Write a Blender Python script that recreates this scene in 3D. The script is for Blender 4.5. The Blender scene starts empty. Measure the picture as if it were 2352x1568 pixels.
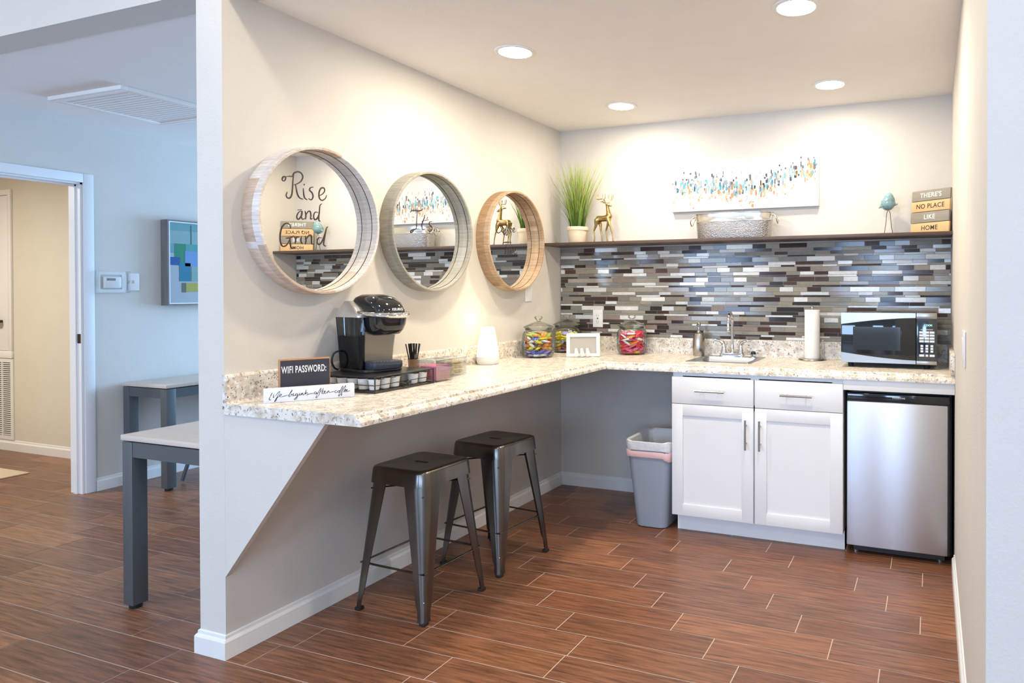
import bpy, bmesh, math, random
from mathutils import Matrix, Vector
random.seed(7)
PI = math.pi
D = bpy.data
S = bpy.context.scene
COL = S.collection
R = math.radians

# ------------------------------------------------------------------ materials
MATS = {}
def new_mat(name):
    m = D.materials.new(name); m.use_nodes = True
    nt = m.node_tree
    for n in list(nt.nodes): nt.nodes.remove(n)
    out = nt.nodes.new('ShaderNodeOutputMaterial')
    MATS[name] = m
    return m, nt, out
def node(nt, t, **kw):
    n = nt.nodes.new(t)
    for k, v in kw.items():
        if hasattr(n, k): setattr(n, k, v)
    return n
def pm(name, col, rough=.5, metal=0., noise=0., nscale=20., stretch=(1, 1, 1), bump=0., bscale=200., bdist=.001, spec=.5, emit=None, estr=0., aniso=0., arot=0., coat=0., trans=0., alpha=1., sub=0.):
    """principled surface: base colour with soft procedural variation and a fine bump"""
    m, nt, out = new_mat(name)
    p = node(nt, 'ShaderNodeBsdfPrincipled')
    nt.links.new(p.outputs[0], out.inputs[0])
    p.inputs['Roughness'].default_value = rough
    p.inputs['Metallic'].default_value = metal
    p.inputs['Specular IOR Level'].default_value = spec
    p.inputs['Anisotropic'].default_value = aniso
    p.inputs['Anisotropic Rotation'].default_value = arot
    p.inputs['Coat Weight'].default_value = coat
    p.inputs['Coat Roughness'].default_value = .08
    p.inputs['Transmission Weight'].default_value = trans
    p.inputs['Alpha'].default_value = alpha
    p.inputs['Subsurface Weight'].default_value = sub
    if emit:
        p.inputs['Emission Color'].default_value = (*emit, 1); p.inputs['Emission Strength'].default_value = estr
    tc = node(nt, 'ShaderNodeTexCoord'); mp = node(nt, 'ShaderNodeMapping')
    mp.inputs['Scale'].default_value = stretch
    nt.links.new(tc.outputs['Object'], mp.inputs[0])
    if noise > 0:
        nz = node(nt, 'ShaderNodeTexNoise'); nz.inputs['Scale'].default_value = nscale; nz.inputs['Detail'].default_value = 5
        nt.links.new(mp.outputs[0], nz.inputs['Vector'])
        mx = node(nt, 'ShaderNodeMix', data_type='RGBA')
        mx.inputs[6].default_value = (*[max(0, c*(1-noise)) for c in col], 1)
        mx.inputs[7].default_value = (*[min(1, c*(1+noise)) for c in col], 1)
        nt.links.new(nz.outputs[0], mx.inputs[0]); nt.links.new(mx.outputs[2], p.inputs['Base Color'])
    else:
        p.inputs['Base Color'].default_value = (*col, 1)
    if bump > 0:
        bz = node(nt, 'ShaderNodeTexNoise'); bz.inputs['Scale'].default_value = bscale; bz.inputs['Detail'].default_value = 2
        nt.links.new(mp.outputs[0], bz.inputs['Vector'])
        b = node(nt, 'ShaderNodeBump'); b.inputs['Strength'].default_value = bump; b.inputs['Distance'].default_value = bdist
        nt.links.new(bz.outputs[0], b.inputs['Height']); nt.links.new(b.outputs[0], p.inputs['Normal'])
    return m
def thin_glass(name, tint=(1, 1, 1), rough=.02, refl=1.):
    """clear sheet: see-through with a fresnel reflection"""
    m, nt, out = new_mat(name)
    t = node(nt, 'ShaderNodeBsdfTransparent'); t.inputs[0].default_value = (*tint, 1)
    g = node(nt, 'ShaderNodeBsdfGlossy'); g.inputs['Roughness'].default_value = rough
    lw = node(nt, 'ShaderNodeLayerWeight'); lw.inputs['Blend'].default_value = .3
    mu = node(nt, 'ShaderNodeMath', operation='MULTIPLY'); mu.inputs[1].default_value = refl
    mx = node(nt, 'ShaderNodeMixShader')
    nt.links.new(lw.outputs['Fresnel'], mu.inputs[0]); nt.links.new(mu.outputs[0], mx.inputs[0])
    nt.links.new(t.outputs[0], mx.inputs[1]); nt.links.new(g.outputs[0], mx.inputs[2]); nt.links.new(mx.outputs[0], out.inputs[0])
    return m
def attr_mat(name, rough=.4, spec=.5, noise=0., nscale=20., stretch=(1, 1, 1), bump=0., bscale=100., coat=0., metal=0.):
    """colour taken from the per-face colour of each tile / plank / brush stroke, times a procedural grain"""
    m, nt, out = new_mat(name)
    p = node(nt, 'ShaderNodeBsdfPrincipled'); nt.links.new(p.outputs[0], out.inputs[0])
    p.inputs['Roughness'].default_value = rough; p.inputs['Specular IOR Level'].default_value = spec
    p.inputs['Coat Weight'].default_value = coat; p.inputs['Metallic'].default_value = metal
    a = node(nt, 'ShaderNodeAttribute', attribute_name='tone')
    src = a.outputs['Color']
    tc = node(nt, 'ShaderNodeTexCoord'); mp = node(nt, 'ShaderNodeMapping'); mp.inputs['Scale'].default_value = stretch
    nt.links.new(tc.outputs['Object'], mp.inputs[0])
    if noise > 0:
        nz = node(nt, 'ShaderNodeTexNoise'); nz.inputs['Scale'].default_value = nscale; nz.inputs['Detail'].default_value = 6; nz.inputs['Roughness'].default_value = .65
        nt.links.new(mp.outputs[0], nz.inputs['Vector'])
        mr = node(nt, 'ShaderNodeMapRange'); mr.inputs[1].default_value = .3; mr.inputs[2].default_value = .7
        mr.inputs[3].default_value = 1-noise; mr.inputs[4].default_value = 1+noise
        nt.links.new(nz.outputs[0], mr.inputs[0])
        vm = node(nt, 'ShaderNodeVectorMath', operation='SCALE')
        nt.links.new(src, vm.inputs[0]); nt.links.new(mr.outputs[0], vm.inputs['Scale']); src = vm.outputs[0]
    nt.links.new(src, p.inputs['Base Color'])
    if bump > 0:
        bz = node(nt, 'ShaderNodeTexNoise'); bz.inputs['Scale'].default_value = bscale
        nt.links.new(mp.outputs[0], bz.inputs['Vector'])
        b = node(nt, 'ShaderNodeBump'); b.inputs['Strength'].default_value = bump; b.inputs['Distance'].default_value = .001
        nt.links.new(bz.outputs[0], b.inputs['Height']); nt.links.new(b.outputs[0], p.inputs['Normal'])
    return m
def granite(name):
    m, nt, out = new_mat(name)
    p = node(nt, 'ShaderNodeBsdfPrincipled'); nt.links.new(p.outputs[0], out.inputs[0])
    p.inputs['Roughness'].default_value = .3; p.inputs['Specular IOR Level'].default_value = .4
    tc = node(nt, 'ShaderNodeTexCoord')
    def nz(scale, detail, lo, hi, dist=0.):
        n = node(nt, 'ShaderNodeTexNoise'); n.inputs['Scale'].default_value = scale; n.inputs['Detail'].default_value = detail; n.inputs['Distortion'].default_value = dist
        nt.links.new(tc.outputs['Object'], n.inputs['Vector'])
        r = node(nt, 'ShaderNodeMapRange'); r.inputs[1].default_value = lo; r.inputs[2].default_value = hi
        nt.links.new(n.outputs[0], r.inputs[0]); return r.outputs[0]
    cur = None
    def mix(f, c):
        nonlocal cur
        x = node(nt, 'ShaderNodeMix', data_type='RGBA')
        if cur is None: x.inputs[6].default_value = (.76, .71, .63, 1)
        else: nt.links.new(cur, x.inputs[6])
        x.inputs[7].default_value = (*c, 1); nt.links.new(f, x.inputs[0]); cur = x.outputs[2]
    mix(nz(22, 6, .42, .68), (.52, .44, .33))
    mix(nz(55, 4, .55, .68), (.86, .84, .80))
    mix(nz(75, 3, .57, .66, .6), (.34, .29, .25))
    mix(nz(110, 2, .635, .69, .4), (.10, .08, .075))
    nt.links.new(cur, p.inputs['Base Color'])
    return m

M = {}
M['wall'] = pm('greige_wall_paint', (.64, .605, .55), .75, noise=.04, nscale=6, bump=.5, bscale=150, bdist=.0016, spec=.25)
M['cream_wall'] = pm('cream_wall_paint', (.66, .62, .53), .75, noise=.04, nscale=6, bump=.5, bscale=150, bdist=.0016, spec=.25)
M['ceiling'] = pm('ceiling_paint', (.87, .845, .81), .85, noise=.03, nscale=8, bump=.35, bscale=120, bdist=.0015, spec=.2)
M['white_trim'] = pm('white_trim_paint', (.78, .775, .76), .4, noise=.02, nscale=10)
M['cabinet'] = pm('white_cabinet_paint', (.80, .79, .775), .35, noise=.015, nscale=8)
M['laminate'] = granite('speckled_stone_laminate')
M['floor'] = attr_mat('wood_look_floor_tile', .34, .5, noise=.62, nscale=5, stretch=(1, 14, 1), bump=.25, bscale=60)
M['grout'] = pm('pale_floor_grout', (.62, .50, .42), .8, noise=.1, nscale=30)
M['tile'] = attr_mat('glass_and_stone_mosaic', .11, .28, noise=.12, nscale=90, stretch=(.5, 1, 1))
M['tile_grout'] = pm('mosaic_grout', (.36, .335, .31), .8)
M['steel'] = pm('brushed_stainless', (.58, .57, .55), .38, 1., noise=.05, nscale=40, stretch=(40, 40, .6), bump=.05, bscale=80)
M['sink_steel'] = pm('satin_sink_steel', (.42, .43, .45), .34, 1.)
M['warm_steel'] = pm('warm_stainless_trim', (.42, .375, .33), .30, 1., noise=.05, nscale=40, stretch=(1, 40, 40))
M['bright_silver'] = pm('bright_silver_plastic', (.74, .73, .71), .32, .85)
M['fridge_steel'] = pm('fridge_stainless', (.60, .61, .64), .42, 1., noise=.04, nscale=30, stretch=(.5, 60, 60), aniso=.8, arot=.25)
M['chrome'] = pm('polished_chrome', (.72, .73, .75), .08, 1.)
M['nickel'] = pm('brushed_nickel', (.42, .395, .355), .26, 1.)
M['black_plastic'] = pm('black_plastic', (.018, .018, .02), .28)
M['gloss_black'] = pm('gloss_black_plastic', (.010, .011, .013), .08, coat=.3)
M['dark_plastic'] = pm('charcoal_plastic', (.035, .036, .04), .4)
M['gunmetal'] = pm('gunmetal_steel', (.16, .145, .13), .27, 1., noise=.45, nscale=16, stretch=(1, 1, .3), bump=.06, bscale=40)
M['rubber'] = pm('black_rubber', (.012, .012, .012), .7)
M['black_wire'] = pm('black_coated_wire', (.012, .011, .01), .35)
M['mirror'] = pm('mirror_silver', (.86, .87, .85), .004, 1.)
M['wash_wood'] = attr_mat('whitewashed_wood', .6, .3, noise=.2, nscale=9, stretch=(1.5, 6, 14), bump=.2, bscale=60)
M['grey_wood'] = attr_mat('grey_green_wood', .55, .3, noise=.2, nscale=9, stretch=(1.5, 6, 14), bump=.2, bscale=60)
M['brown_wood'] = attr_mat('light_brown_wood', .55, .3, noise=.3, nscale=9, stretch=(1.5, 6, 14), bump=.2, bscale=60)
M['mark_ink'] = pm('brown_marker_ink', (.035, .014, .012), .5)
M['ink'] = pm('black_ink', (.02, .02, .022), .6)
M['shelf_wood'] = pm('dark_walnut_shelf', (.085, .052, .038), .45, noise=.35, nscale=8, stretch=(2, 25, 25))
M['white_plastic'] = pm('white_plastic', (.80, .79, .77), .3)
M['glass'] = thin_glass('clear_glass', (.98, 1., .98), .02, .8)
M['acrylic'] = thin_glass('clear_acrylic', (.97, .98, .98), .03, .6)
M['tank'] = thin_glass('smoked_reservoir', (.34, .35, .37), .05, .9)
M['oven_glass'] = pm('dark_oven_glass', (.010, .013, .016), .04, spec=.6)
M['panel_blue'] = pm('control_panel_black', (.012, .022, .034), .12, spec=.7, coat=.6)
M['key_white'] = pm('white_keys', (.72, .76, .80), .5)
M['display'] = pm('lit_display', (.2, .7, .6), .5, emit=(.55, 1., .85), estr=.9)
M['bronze'] = pm('dark_bronze', (.10, .065, .04), .35, 1.)
M['gold'] = pm('antique_gold', (.47, .33, .13), .26, 1., noise=.4, nscale=18)
M['galv'] = pm('galvanised_steel', (.66, .65, .61), .20, 1.)
M['galv_ham'] = pm('hammered_galvanised_steel', (.62, .61, .58), .24, 1., bump=1., bscale=210, bdist=.004)
M['pot'] = pm('cream_stone_pot', (.74, .61, .44), .7, noise=.18, nscale=16, bump=.4, bscale=40)
M['soil'] = pm('dark_moss', (.04, .06, .02), .9)
M['grass_blade'] = attr_mat('grass_blades', .5, .3)
M['ceramic_blue'] = pm('teal_glazed_ceramic', (.19, .33, .35), .12, noise=.95, nscale=22, coat=.6)
M['dark_wire'] = pm('dark_wire_legs', (.03, .02, .015), .4, .6)
M['plank_grey'] = pm('grey_stained_plank', (.28, .25, .20), .65, noise=.2, nscale=10, stretch=(1, 1, 12))
M['plank_tan'] = pm('natural_pine_plank', (.66, .42, .20), .6, noise=.2, nscale=9, stretch=(1, 1, 14))
M['paint_white'] = pm('white_letter_paint', (.85, .84, .80), .5)
M['board_black'] = pm('chalkboard_black', (.035, .032, .042), .6, noise=.3, nscale=12)
M['box_wood'] = pm('orange_brown_wood', (.44, .22, .09), .5, noise=.25, nscale=10, stretch=(6, 6, 1))
M['block_white'] = pm('white_painted_block', (.76, .75, .77), .55, noise=.05, nscale=20)
M['canvas'] = pm('white_canvas', (.70, .655, .635), .8, noise=.08, nscale=6)
M['stroke'] = attr_mat('brush_strokes', .6, .3)
M['bin'] = pm('grey_bin_plastic', (.30, .33, .38), .5, noise=.03, nscale=40, bump=.2, bscale=300)
M['liner'] = pm('white_bin_liner', (.72, .72, .72), .35, noise=.05, nscale=8, bump=.8, bscale=18, bdist=.01)
M['pink_band'] = pm('pink_drawstring_band', (.78, .50, .47), .45, bump=.5, bscale=30, bdist=.004)
M['towel'] = pm('paper_towel', (.82, .79, .74), .9, noise=.03, nscale=40, bump=.5, bscale=120)
M['diffuser_glow'] = pm('warm_glowing_plastic', (.85, .82, .72), .4, emit=(1., .90, .62), estr=.45)
M['white_frame'] = pm('white_painted_frame', (.82, .80, .75), .45)
M['grey_mat'] = pm('grey_beige_photo_mat', (.44, .41, .35), .6)
M['white_ceramic'] = pm('white_ceramic', (.84, .83, .80), .2)
M['pink_paper'] = pm('pink_paper_packet', (.80, .25, .36), .6, noise=.2, nscale=30)
M['yellow_paper'] = pm('tan_paper_packet', (.66, .48, .20), .6, noise=.4, nscale=40)
M['stirrer'] = pm('black_stirrer_plastic', (.02, .018, .016), .35)
M['cup_brown'] = pm('brown_cup', (.22, .14, .08), .4)
M['pod_cup'] = pm('white_pod_cup', (.72, .71, .69), .4)
M['pod_lid'] = pm('foil_pod_lid', (.55, .45, .36), .35, .5)
M['desk_top'] = pm('pale_laminate_desktop', (.62, .54, .47), .45, noise=.08, nscale=6, stretch=(1, 8, 1))
M['desk_leg'] = pm('grey_metal_desk_frame', (.105, .12, .13), .4, .3)
M['chair_pad'] = pm('dark_green_chair_pad', (.05, .075, .07), .7)
M['hall_trim'] = pm('hall_trim_paint', (.76, .76, .755), .4)
M['rug'] = pm('tan_woven_rug', (.62, .52, .38), .95, noise=.15, nscale=80)
M['lamp_on'] = pm('lit_lamp_lens', (.9, .88, .8), .5, emit=(1., .93, .80), estr=22)
M['can_trim'] = pm('white_can_trim', (.82, .81, .78), .4)
M['lcd'] = pm('grey_lcd', (.22, .25, .24), .3)
M['sofa'] = pm('grey_sofa_fabric', (.24, .25, .27), .9, bump=.4, bscale=300)

# ------------------------------------------------------------------ geometry
class MB:
    """collects shapes and links them as ONE mesh object"""
    def __init__(s): s.bm = bmesh.new(); s.tones = None
    def _merge(s, b2, mat=None, mi=0):
        if mat is not None: bmesh.ops.transform(b2, matrix=mat, verts=b2.verts)
        for f in b2.faces: f.material_index = mi
        me = D.meshes.new('tmp'); b2.to_mesh(me); b2.free(); s.bm.from_mesh(me); D.meshes.remove(me); return s
    def box(s, x0, x1, y0, y1, z0, z1, bev=0., seg=2, mat=None, mi=0):
        b = bmesh.new(); bmesh.ops.create_cube(b, size=1)
        for v in b.verts: v.co = Vector(((x0+x1)/2+v.co.x*(x1-x0), (y0+y1)/2+v.co.y*(y1-y0), (z0+z1)/2+v.co.z*(z1-z0)))
        if bev > 0: bmesh.ops.bevel(b, geom=list(b.edges), offset=bev, segments=seg, affect='EDGES', profile=.5)
        return s._merge(b, mat, mi)
    def loft(s, loops, cap=True, closed=False, mat=None, mi=0):
        b = bmesh.new(); rings = [[b.verts.new(p) for p in L] for L in loops]
        n = len(rings[0]); m = len(rings)
        for i in range(m if closed else m-1):
            A = rings[i]; B = rings[(i+1) % m]
            for j in range(n):
                try: b.faces.new((A[j], A[(j+1) % n], B[(j+1) % n], B[j]))
                except ValueError: pass
        if cap and not closed:
            b.faces.new(list(reversed(rings[0]))); b.faces.new(rings[-1])
        bmesh.ops.recalc_face_normals(b, faces=list(b.faces))
        return s._merge(b, mat, mi)
    def prism(s, poly, a, b_, axis='z', bev=0., mat=None, mi=0):
        def P(u, v, w): return {'z': (u, v, w), 'y': (u, w, v), 'x': (w, u, v)}[axis]
        b = bmesh.new(); A = [b.verts.new(P(u, v, a)) for u, v in poly]; B = [b.verts.new(P(u, v, b_)) for u, v in poly]
        n = len(poly)
        for j in range(n): b.faces.new((A[j], A[(j+1) % n], B[(j+1) % n], B[j]))
        b.faces.new(list(reversed(A))); b.faces.new(B)
        bmesh.ops.recalc_face_normals(b, faces=list(b.faces))
        if bev > 0: bmesh.ops.bevel(b, geom=list(b.edges), offset=bev, segments=2, affect='EDGES', profile=.5)
        return s._merge(b, mat, mi)
    def lathe(s, prof, c=(0, 0, 0), n=40, axis='z', mat=None, mi=0, sx=1., sy=1.):
        loops = []
        for r, h in prof:
            L = []
            for j in range(n):
                a = 2*PI*j/n; u, v = max(r, 1e-5)*math.cos(a)*sx, max(r, 1e-5)*math.sin(a)*sy
                p = {'z': (u, v, h), 'x': (h, u, v), 'y': (v, h, u)}[axis]
                L.append((c[0]+p[0], c[1]+p[1], c[2]+p[2]))
            loops.append(L)
        return s.loft(loops, cap=(prof[0] != prof[-1]), mat=mat, mi=mi)
    def ring(s, r0, r1, x0, x1, c, n=96, axis='x', bev=.002, mi=0):
        """flat-sided hoop between two radii"""
        prof = [(r1, x0), (r1, x1-bev), (r1-bev, x1), (r0+bev, x1), (r0, x1-bev), (r0, x0)]
        loops = []
        for r, h in prof:
            L = []
            for j in range(n):
                a = 2*PI*j/n; u, v = r*math.cos(a), r*math.sin(a)
                p = {'z': (u, v, h), 'x': (h, u, v), 'y': (v, h, u)}[axis]
                L.append((c[0]+p[0], c[1]+p[1], c[2]+p[2]))
            loops.append(L)
        return s.loft(loops, closed=True, mi=mi)
    def tube(s, pts, r, n=8, cap=True, mat=None, mi=0, flat=None):
        pts = [Vector(p) for p in pts]; rr = r if isinstance(r, (list, tuple)) else [r]*len(pts)
        loops = []; up = None
        for i, p in enumerate(pts):
            t = (pts[min(i+1, len(pts)-1)]-pts[max(i-1, 0)])
            if t.length < 1e-9: t = Vector((0, 0, 1))
            t.normalize()
            if up is None:
                up = Vector((0, 0, 1)) if abs(t.z) < .9 else Vector((1, 0, 0))
            u = (up-t*up.dot(t)); u.normalize(); up = u; w = t.cross(u)
            k = 1. if flat is None else flat
            loops.append([tuple(p+(u*math.cos(2*PI*j/n)*k+w*math.sin(2*PI*j/n))*rr[i]) for j in range(n)])
        return s.loft(loops, cap=cap, mat=mat, mi=mi)
    def ball(s, c, r, sx=1, sy=1, sz=1, u=24, v=14, mat=None, mi=0):
        b = bmesh.new(); bmesh.ops.create_uvsphere(b, u_segments=u, v_segments=v, radius=r)
        for q in b.verts: q.co = Vector((c[0]+q.co.x*sx, c[1]+q.co.y*sy, c[2]+q.co.z*sz))
        return s._merge(b, mat, mi)
    def quadface(s, pts, tone=None, mi=0):
        if s.tones is None: s.tones = s.bm.faces.layers.float_color.new('tone')
        f = s.bm.faces.new([s.bm.verts.new(p) for p in pts])
        if tone: f[s.tones] = (*tone, 1)
        f.material_index = mi
        return f
    def build(s, name, mat, parent=None, angle=38, local=None, smooth=True):
        me = D.meshes.new(name)
        off = Vector((0, 0, 0)); top = None
        if parent is not None:
            r = parent
            while r.parent: r = r.parent
            if not local: off = r.location.copy()
        elif not local:
            xs = [v.co for v in s.bm.verts]
            off = Vector(((min(v.x for v in xs)+max(v.x for v in xs))/2, (min(v.y for v in xs)+max(v.y for v in xs))/2, min(v.z for v in xs)))
        if off.length: bmesh.ops.translate(s.bm, vec=-off, verts=s.bm.verts)
        s.bm.to_mesh(me); s.bm.free()
        for m in (mat if isinstance(mat, list) else [mat]): me.materials.append(m)
        if smooth:
            me.polygons.foreach_set('use_smooth', [True]*len(me.polygons)); me.set_sharp_from_angle(angle=R(angle))
        o = D.objects.new(name, me); COL.objects.link(o)
        if parent is not None: o.parent = parent
        else: o.location = off
        return o
def rrect(x0, x1, y0, y1, r, n=5):
    P = []
    for cx, cy, a0 in ((x1-r, y1-r, 0), (x0+r, y1-r, 90), (x0+r, y0+r, 180), (x1-r, y0+r, 270)):
        for i in range(n+1):
            a = R(a0+90*i/n); P.append((cx+r*math.cos(a), cy+r*math.sin(a)))
    return P
def tag(o, label=None, cat=None, group=None, kind=None):
    if label: o['label'] = label
    if cat: o['category'] = cat
    if group: o['group'] = group
    if kind: o['kind'] = kind
    return o
def thing(name, label, cat, loc=(0, 0, 0), rz=0., group=None):
    o = D.objects.new(name, None); COL.objects.link(o); o.empty_display_size = .05
    o.location = loc; o.rotation_euler = (0, 0, rz)
    return tag(o, label, cat, group)
def struct(o): o['kind'] = 'structure'; return o
def copy_tree(o, parent=None):
    c = o.copy(); COL.objects.link(c)
    if parent is not None: c.parent = parent
    for ch in [x for x in D.objects if x.parent == o]: copy_tree(ch, c)
    return c
def lettering(name, txt, size, origin, right, up, mat, parent, sx=1., ext=.0004, align='CENTER', bold=0., local=None, spacing=1.):
    """flat raised lettering lying on a surface; origin = middle of the line"""
    cu = D.curves.new('t', 'FONT'); cu.body = txt; cu.size = size; cu.extrude = ext; cu.offset = bold
    cu.align_x = align; cu.align_y = 'CENTER'; cu.space_character = spacing
    o = D.objects.new('t', cu); COL.objects.link(o)
    bpy.context.view_layer.update()
    me = D.meshes.new_from_object(o.evaluated_get(bpy.context.evaluated_depsgraph_get()))
    D.objects.remove(o); D.curves.remove(cu)
    r = Vector(right).normalized(); u = Vector(up).normalized(); n = r.cross(u)
    r0 = parent
    while r0 is not None and r0.parent: r0 = r0.parent
    off = Vector((0, 0, 0)) if (r0 is None or local) else r0.location
    for v in me.vertices: v.co = Vector(origin)-off+r*(v.co.x*sx)+u*v.co.y+n*v.co.z
    me.name = name; me.materials.clear(); me.materials.append(mat)
    q = D.objects.new(name, me); COL.objects.link(q)
    if parent is not None: q.parent = parent
    return q
def smooth_pts(P, k=5):
    """Catmull-Rom through the points of a pen stroke"""
    if len(P) < 3: return P
    P = [Vector(p) for p in P]; out = []
    for i in range(len(P)-1):
        a = P[max(i-1, 0)]; b = P[i]; c = P[i+1]; d = P[min(i+2, len(P)-1)]
        for j in range(k):
            t = j/k
            out.append(.5*((2*b)+(c-a)*t+(2*a-5*b+4*c-d)*t*t+(3*b-a-3*c+d)*t**3))
    out.append(P[-1]); return out
def organic(name, chains, mat, parent=None, voxel=.003, local=None, it=4):
    """one continuous skin grown over tapered limbs"""
    b = MB()
    for ch in chains:
        pts = [c[0] for c in ch]; rs = [c[1] for c in ch]
        if len(pts) > 1: b.tube(pts, rs, n=12)
        for p, r in ch: b.ball(p, r, u=12, v=8)
    o = b.build(name, mat, None, local=True)
    md = o.modifiers.new('r', 'REMESH'); md.mode = 'VOXEL'; md.voxel_size = voxel
    m2 = o.modifiers.new('s', 'SMOOTH'); m2.iterations = it; m2.factor = .5
    bpy.context.view_layer.update()
    me = D.meshes.new_from_object(o.evaluated_get(bpy.context.evaluated_depsgraph_get()))
    D.objects.remove(o)
    me.name = name; me.polygons.foreach_set('use_smooth', [True]*len(me.polygons))
    if not me.materials: me.materials.append(mat)
    q = D.objects.new(name, me); COL.objects.link(q)
    if parent is not None:
        q.parent = parent
        if not local:
            for v in me.vertices: v.co -= parent.location
    return q
def carve(o, cutter_mb):
    """cut the cutter's shape out of object o (the cutter is not kept)"""
    c = cutter_mb.build('cutter', M['wall'], None, local=True, smooth=False)
    md = o.modifiers.new('b', 'BOOLEAN'); md.operation = 'DIFFERENCE'; md.object = c; md.solver = 'EXACT'
    bpy.context.view_layer.update()
    me = D.meshes.new_from_object(o.evaluated_get(bpy.context.evaluated_depsgraph_get()))
    o.modifiers.clear(); o.data = me; D.objects.remove(c)

# ------------------------------------------------------------------ dimensions
H = 2.397; W = 2.466; YF = -2.382; T = .131; YR = -2.565; FH = 2.95
XL = -2.79
ZC = .914; CZ = .9146; CD = .647; CD2 = .640
SHZ = 1.6265; SHD = .218

# ------------------------------------------------------------------ floor
def make_floor():
    b = MB(); g = .0020
    y0 = -.7206; pw = .1522; pl = .5985
    offs = {-1: .387, 0: .53, 1: .252, 2: .392, 3: .527, 4: .077, 5: .22, 6: .40, 7: .535, 8: .53, 9: .157}
    tl = [(.20, .080, .038), (.22, .090, .042), (.18, .070, .033), (.25, .104, .048), (.205, .086, .043), (.185, .078, .040)]
    for k in range(-25, 40):
        ya = y0-pw*k; yb = ya-pw
        of = offs.get(k, random.random()*pl)
        x = -6.6+(of-(-6.6)) % pl - pl
        while x < 4.6:
            c = random.choice(tl); q = random.uniform(.9, 1.1); c = tuple(v*q for v in c)
            b.quadface([(x+g, yb+g, 0), (x+pl-g, yb+g, 0), (x+pl-g, ya-g, 0), (x+g, ya-g, 0)], c)
            x += pl
    # grout bed just below the plank faces
    f = b.quadface([(-6.6, -8.2, -.0012), (4.9, -8.2, -.0012), (4.9, 3.3, -.0012), (-6.6, 3.3, -.0012)], (.3, .2, .2)); f.material_index = 1
    for q in [((-6.6, -8.2), (4.9, -8.2)), ((4.9, -8.2), (4.9, 3.3)), ((4.9, 3.3), (-6.6, 3.3)), ((-6.6, 3.3), (-6.6, -8.2))]:
        (xa, ya), (xb, yb) = q
        f = b.quadface([(xa, ya, -.0012), (xb, yb, -.0012), (xb, yb, -.12), (xa, ya, -.12)]); f.material_index = 1
    return struct(b.build('floor', [M['floor'], M['grout']], smooth=False, local=True))
make_floor()

# ------------------------------------------------------------------ walls and ceilings
def wallbox(name, *a, mat='wall'):
    return struct(MB().box(*a).build(name, M[mat], smooth=False))
wallbox('wall_left', -T, 0, YF, 0, 0, H)
wallbox('wall_back', -T, W+.12, 0, .12, 0, H)
wallbox('wall_right', W, W+.12, YR, 0, 0, FH)
wallbox('wall_front_right', W+.12, 4.9, YR, YR+.12, 0, FH)
wallbox('wall_header', XL, W, YF-.001, YF+.13, H-.004, FH)
wallbox('wall_side_divider', -T-.001, -T+.05, .12, 3.2, 0, H)
wallbox('wall_rear', -6.5, 0, 3.2, 3.3, 0, H)
struct(MB().box(XL-.12, W+.12, YF+.13, 3.3, H, H+.1).build('ceiling', M['ceiling'], smooth=False))
struct(MB().box(XL-.12, 4.9, -8.1, YF-.001, FH, FH+.1).build('ceiling_lounge', M['ceiling'], smooth=False))
struct(MB().box(-6.5, XL-.12, -4.2, .0, H, H+.1).build('ceiling_hall', M['ceiling'], smooth=False))
# hall wall with the doorway
DY0, DY1, DZ = -2.25, -1.288, 2.02
b = MB()
b.box(XL-.12, XL, DY1, 3.3, 0, H).box(XL-.12, XL, -8.1, DY0, 0, FH).box(XL-.12, XL, DY0, DY1, DZ, H).box(XL-.12, XL, DY0, YF+.0, H, FH)
struct(b.build('wall_hall', M['wall'], smooth=False))
wallbox('wall_hall_inner', -6.5, XL-.12, -.72, -.6, 0, H, mat='cream_wall')
wallbox('wall_hall_far', -6.6, -6.5, -4.2, -.6, 0, H, mat='cream_wall')
wallbox('wall_hall_near', -6.5, XL-.12, -4.3, -4.2, 0, H, mat='cream_wall')
# lounge (behind the camera): front wall with two windows and a glazed door, right wall
b = MB()
WIN = [(-2.2, -.6, .9, 2.2), (1.1, 2.1, .12, 2.2), (2.9, 4.3, .9, 2.2)]
xs = [XL]
for w in WIN: xs += [w[0], w[1]]
xs.append(4.9)
for i in range(0, len(xs), 2): b.box(xs[i], xs[i+1], -8.1, -7.98, 0, FH)
for w in WIN: b.box(w[0], w[1], -8.1, -7.98, w[3], FH).box(w[0], w[1], -8.1, -7.98, 0, w[2])
struct(b.build('wall_front', M['wall'], smooth=False))
wallbox('wall_lounge_right', 4.9, 5.0, -8.1, YR+.12, 0, FH)
for i, w in enumerate(WIN):
    f = MB()
    f.box(w[0], w[0]+.05, -8.07, -8.0, w[2], w[3]).box(w[1]-.05, w[1], -8.07, -8.0, w[2], w[3]).box(w[0], w[1], -8.07, -8.0, w[3]-.05, w[3]).box(w[0], w[1], -8.07, -8.0, w[2], w[2]+.05)
    f.box((w[0]+w[1])/2-.02, (w[0]+w[1])/2+.02, -8.06, -8.01, w[2], w[3])
    fo = struct(f.build('window_%d' % (i+1), M['white_trim'], smooth=False))

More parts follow.
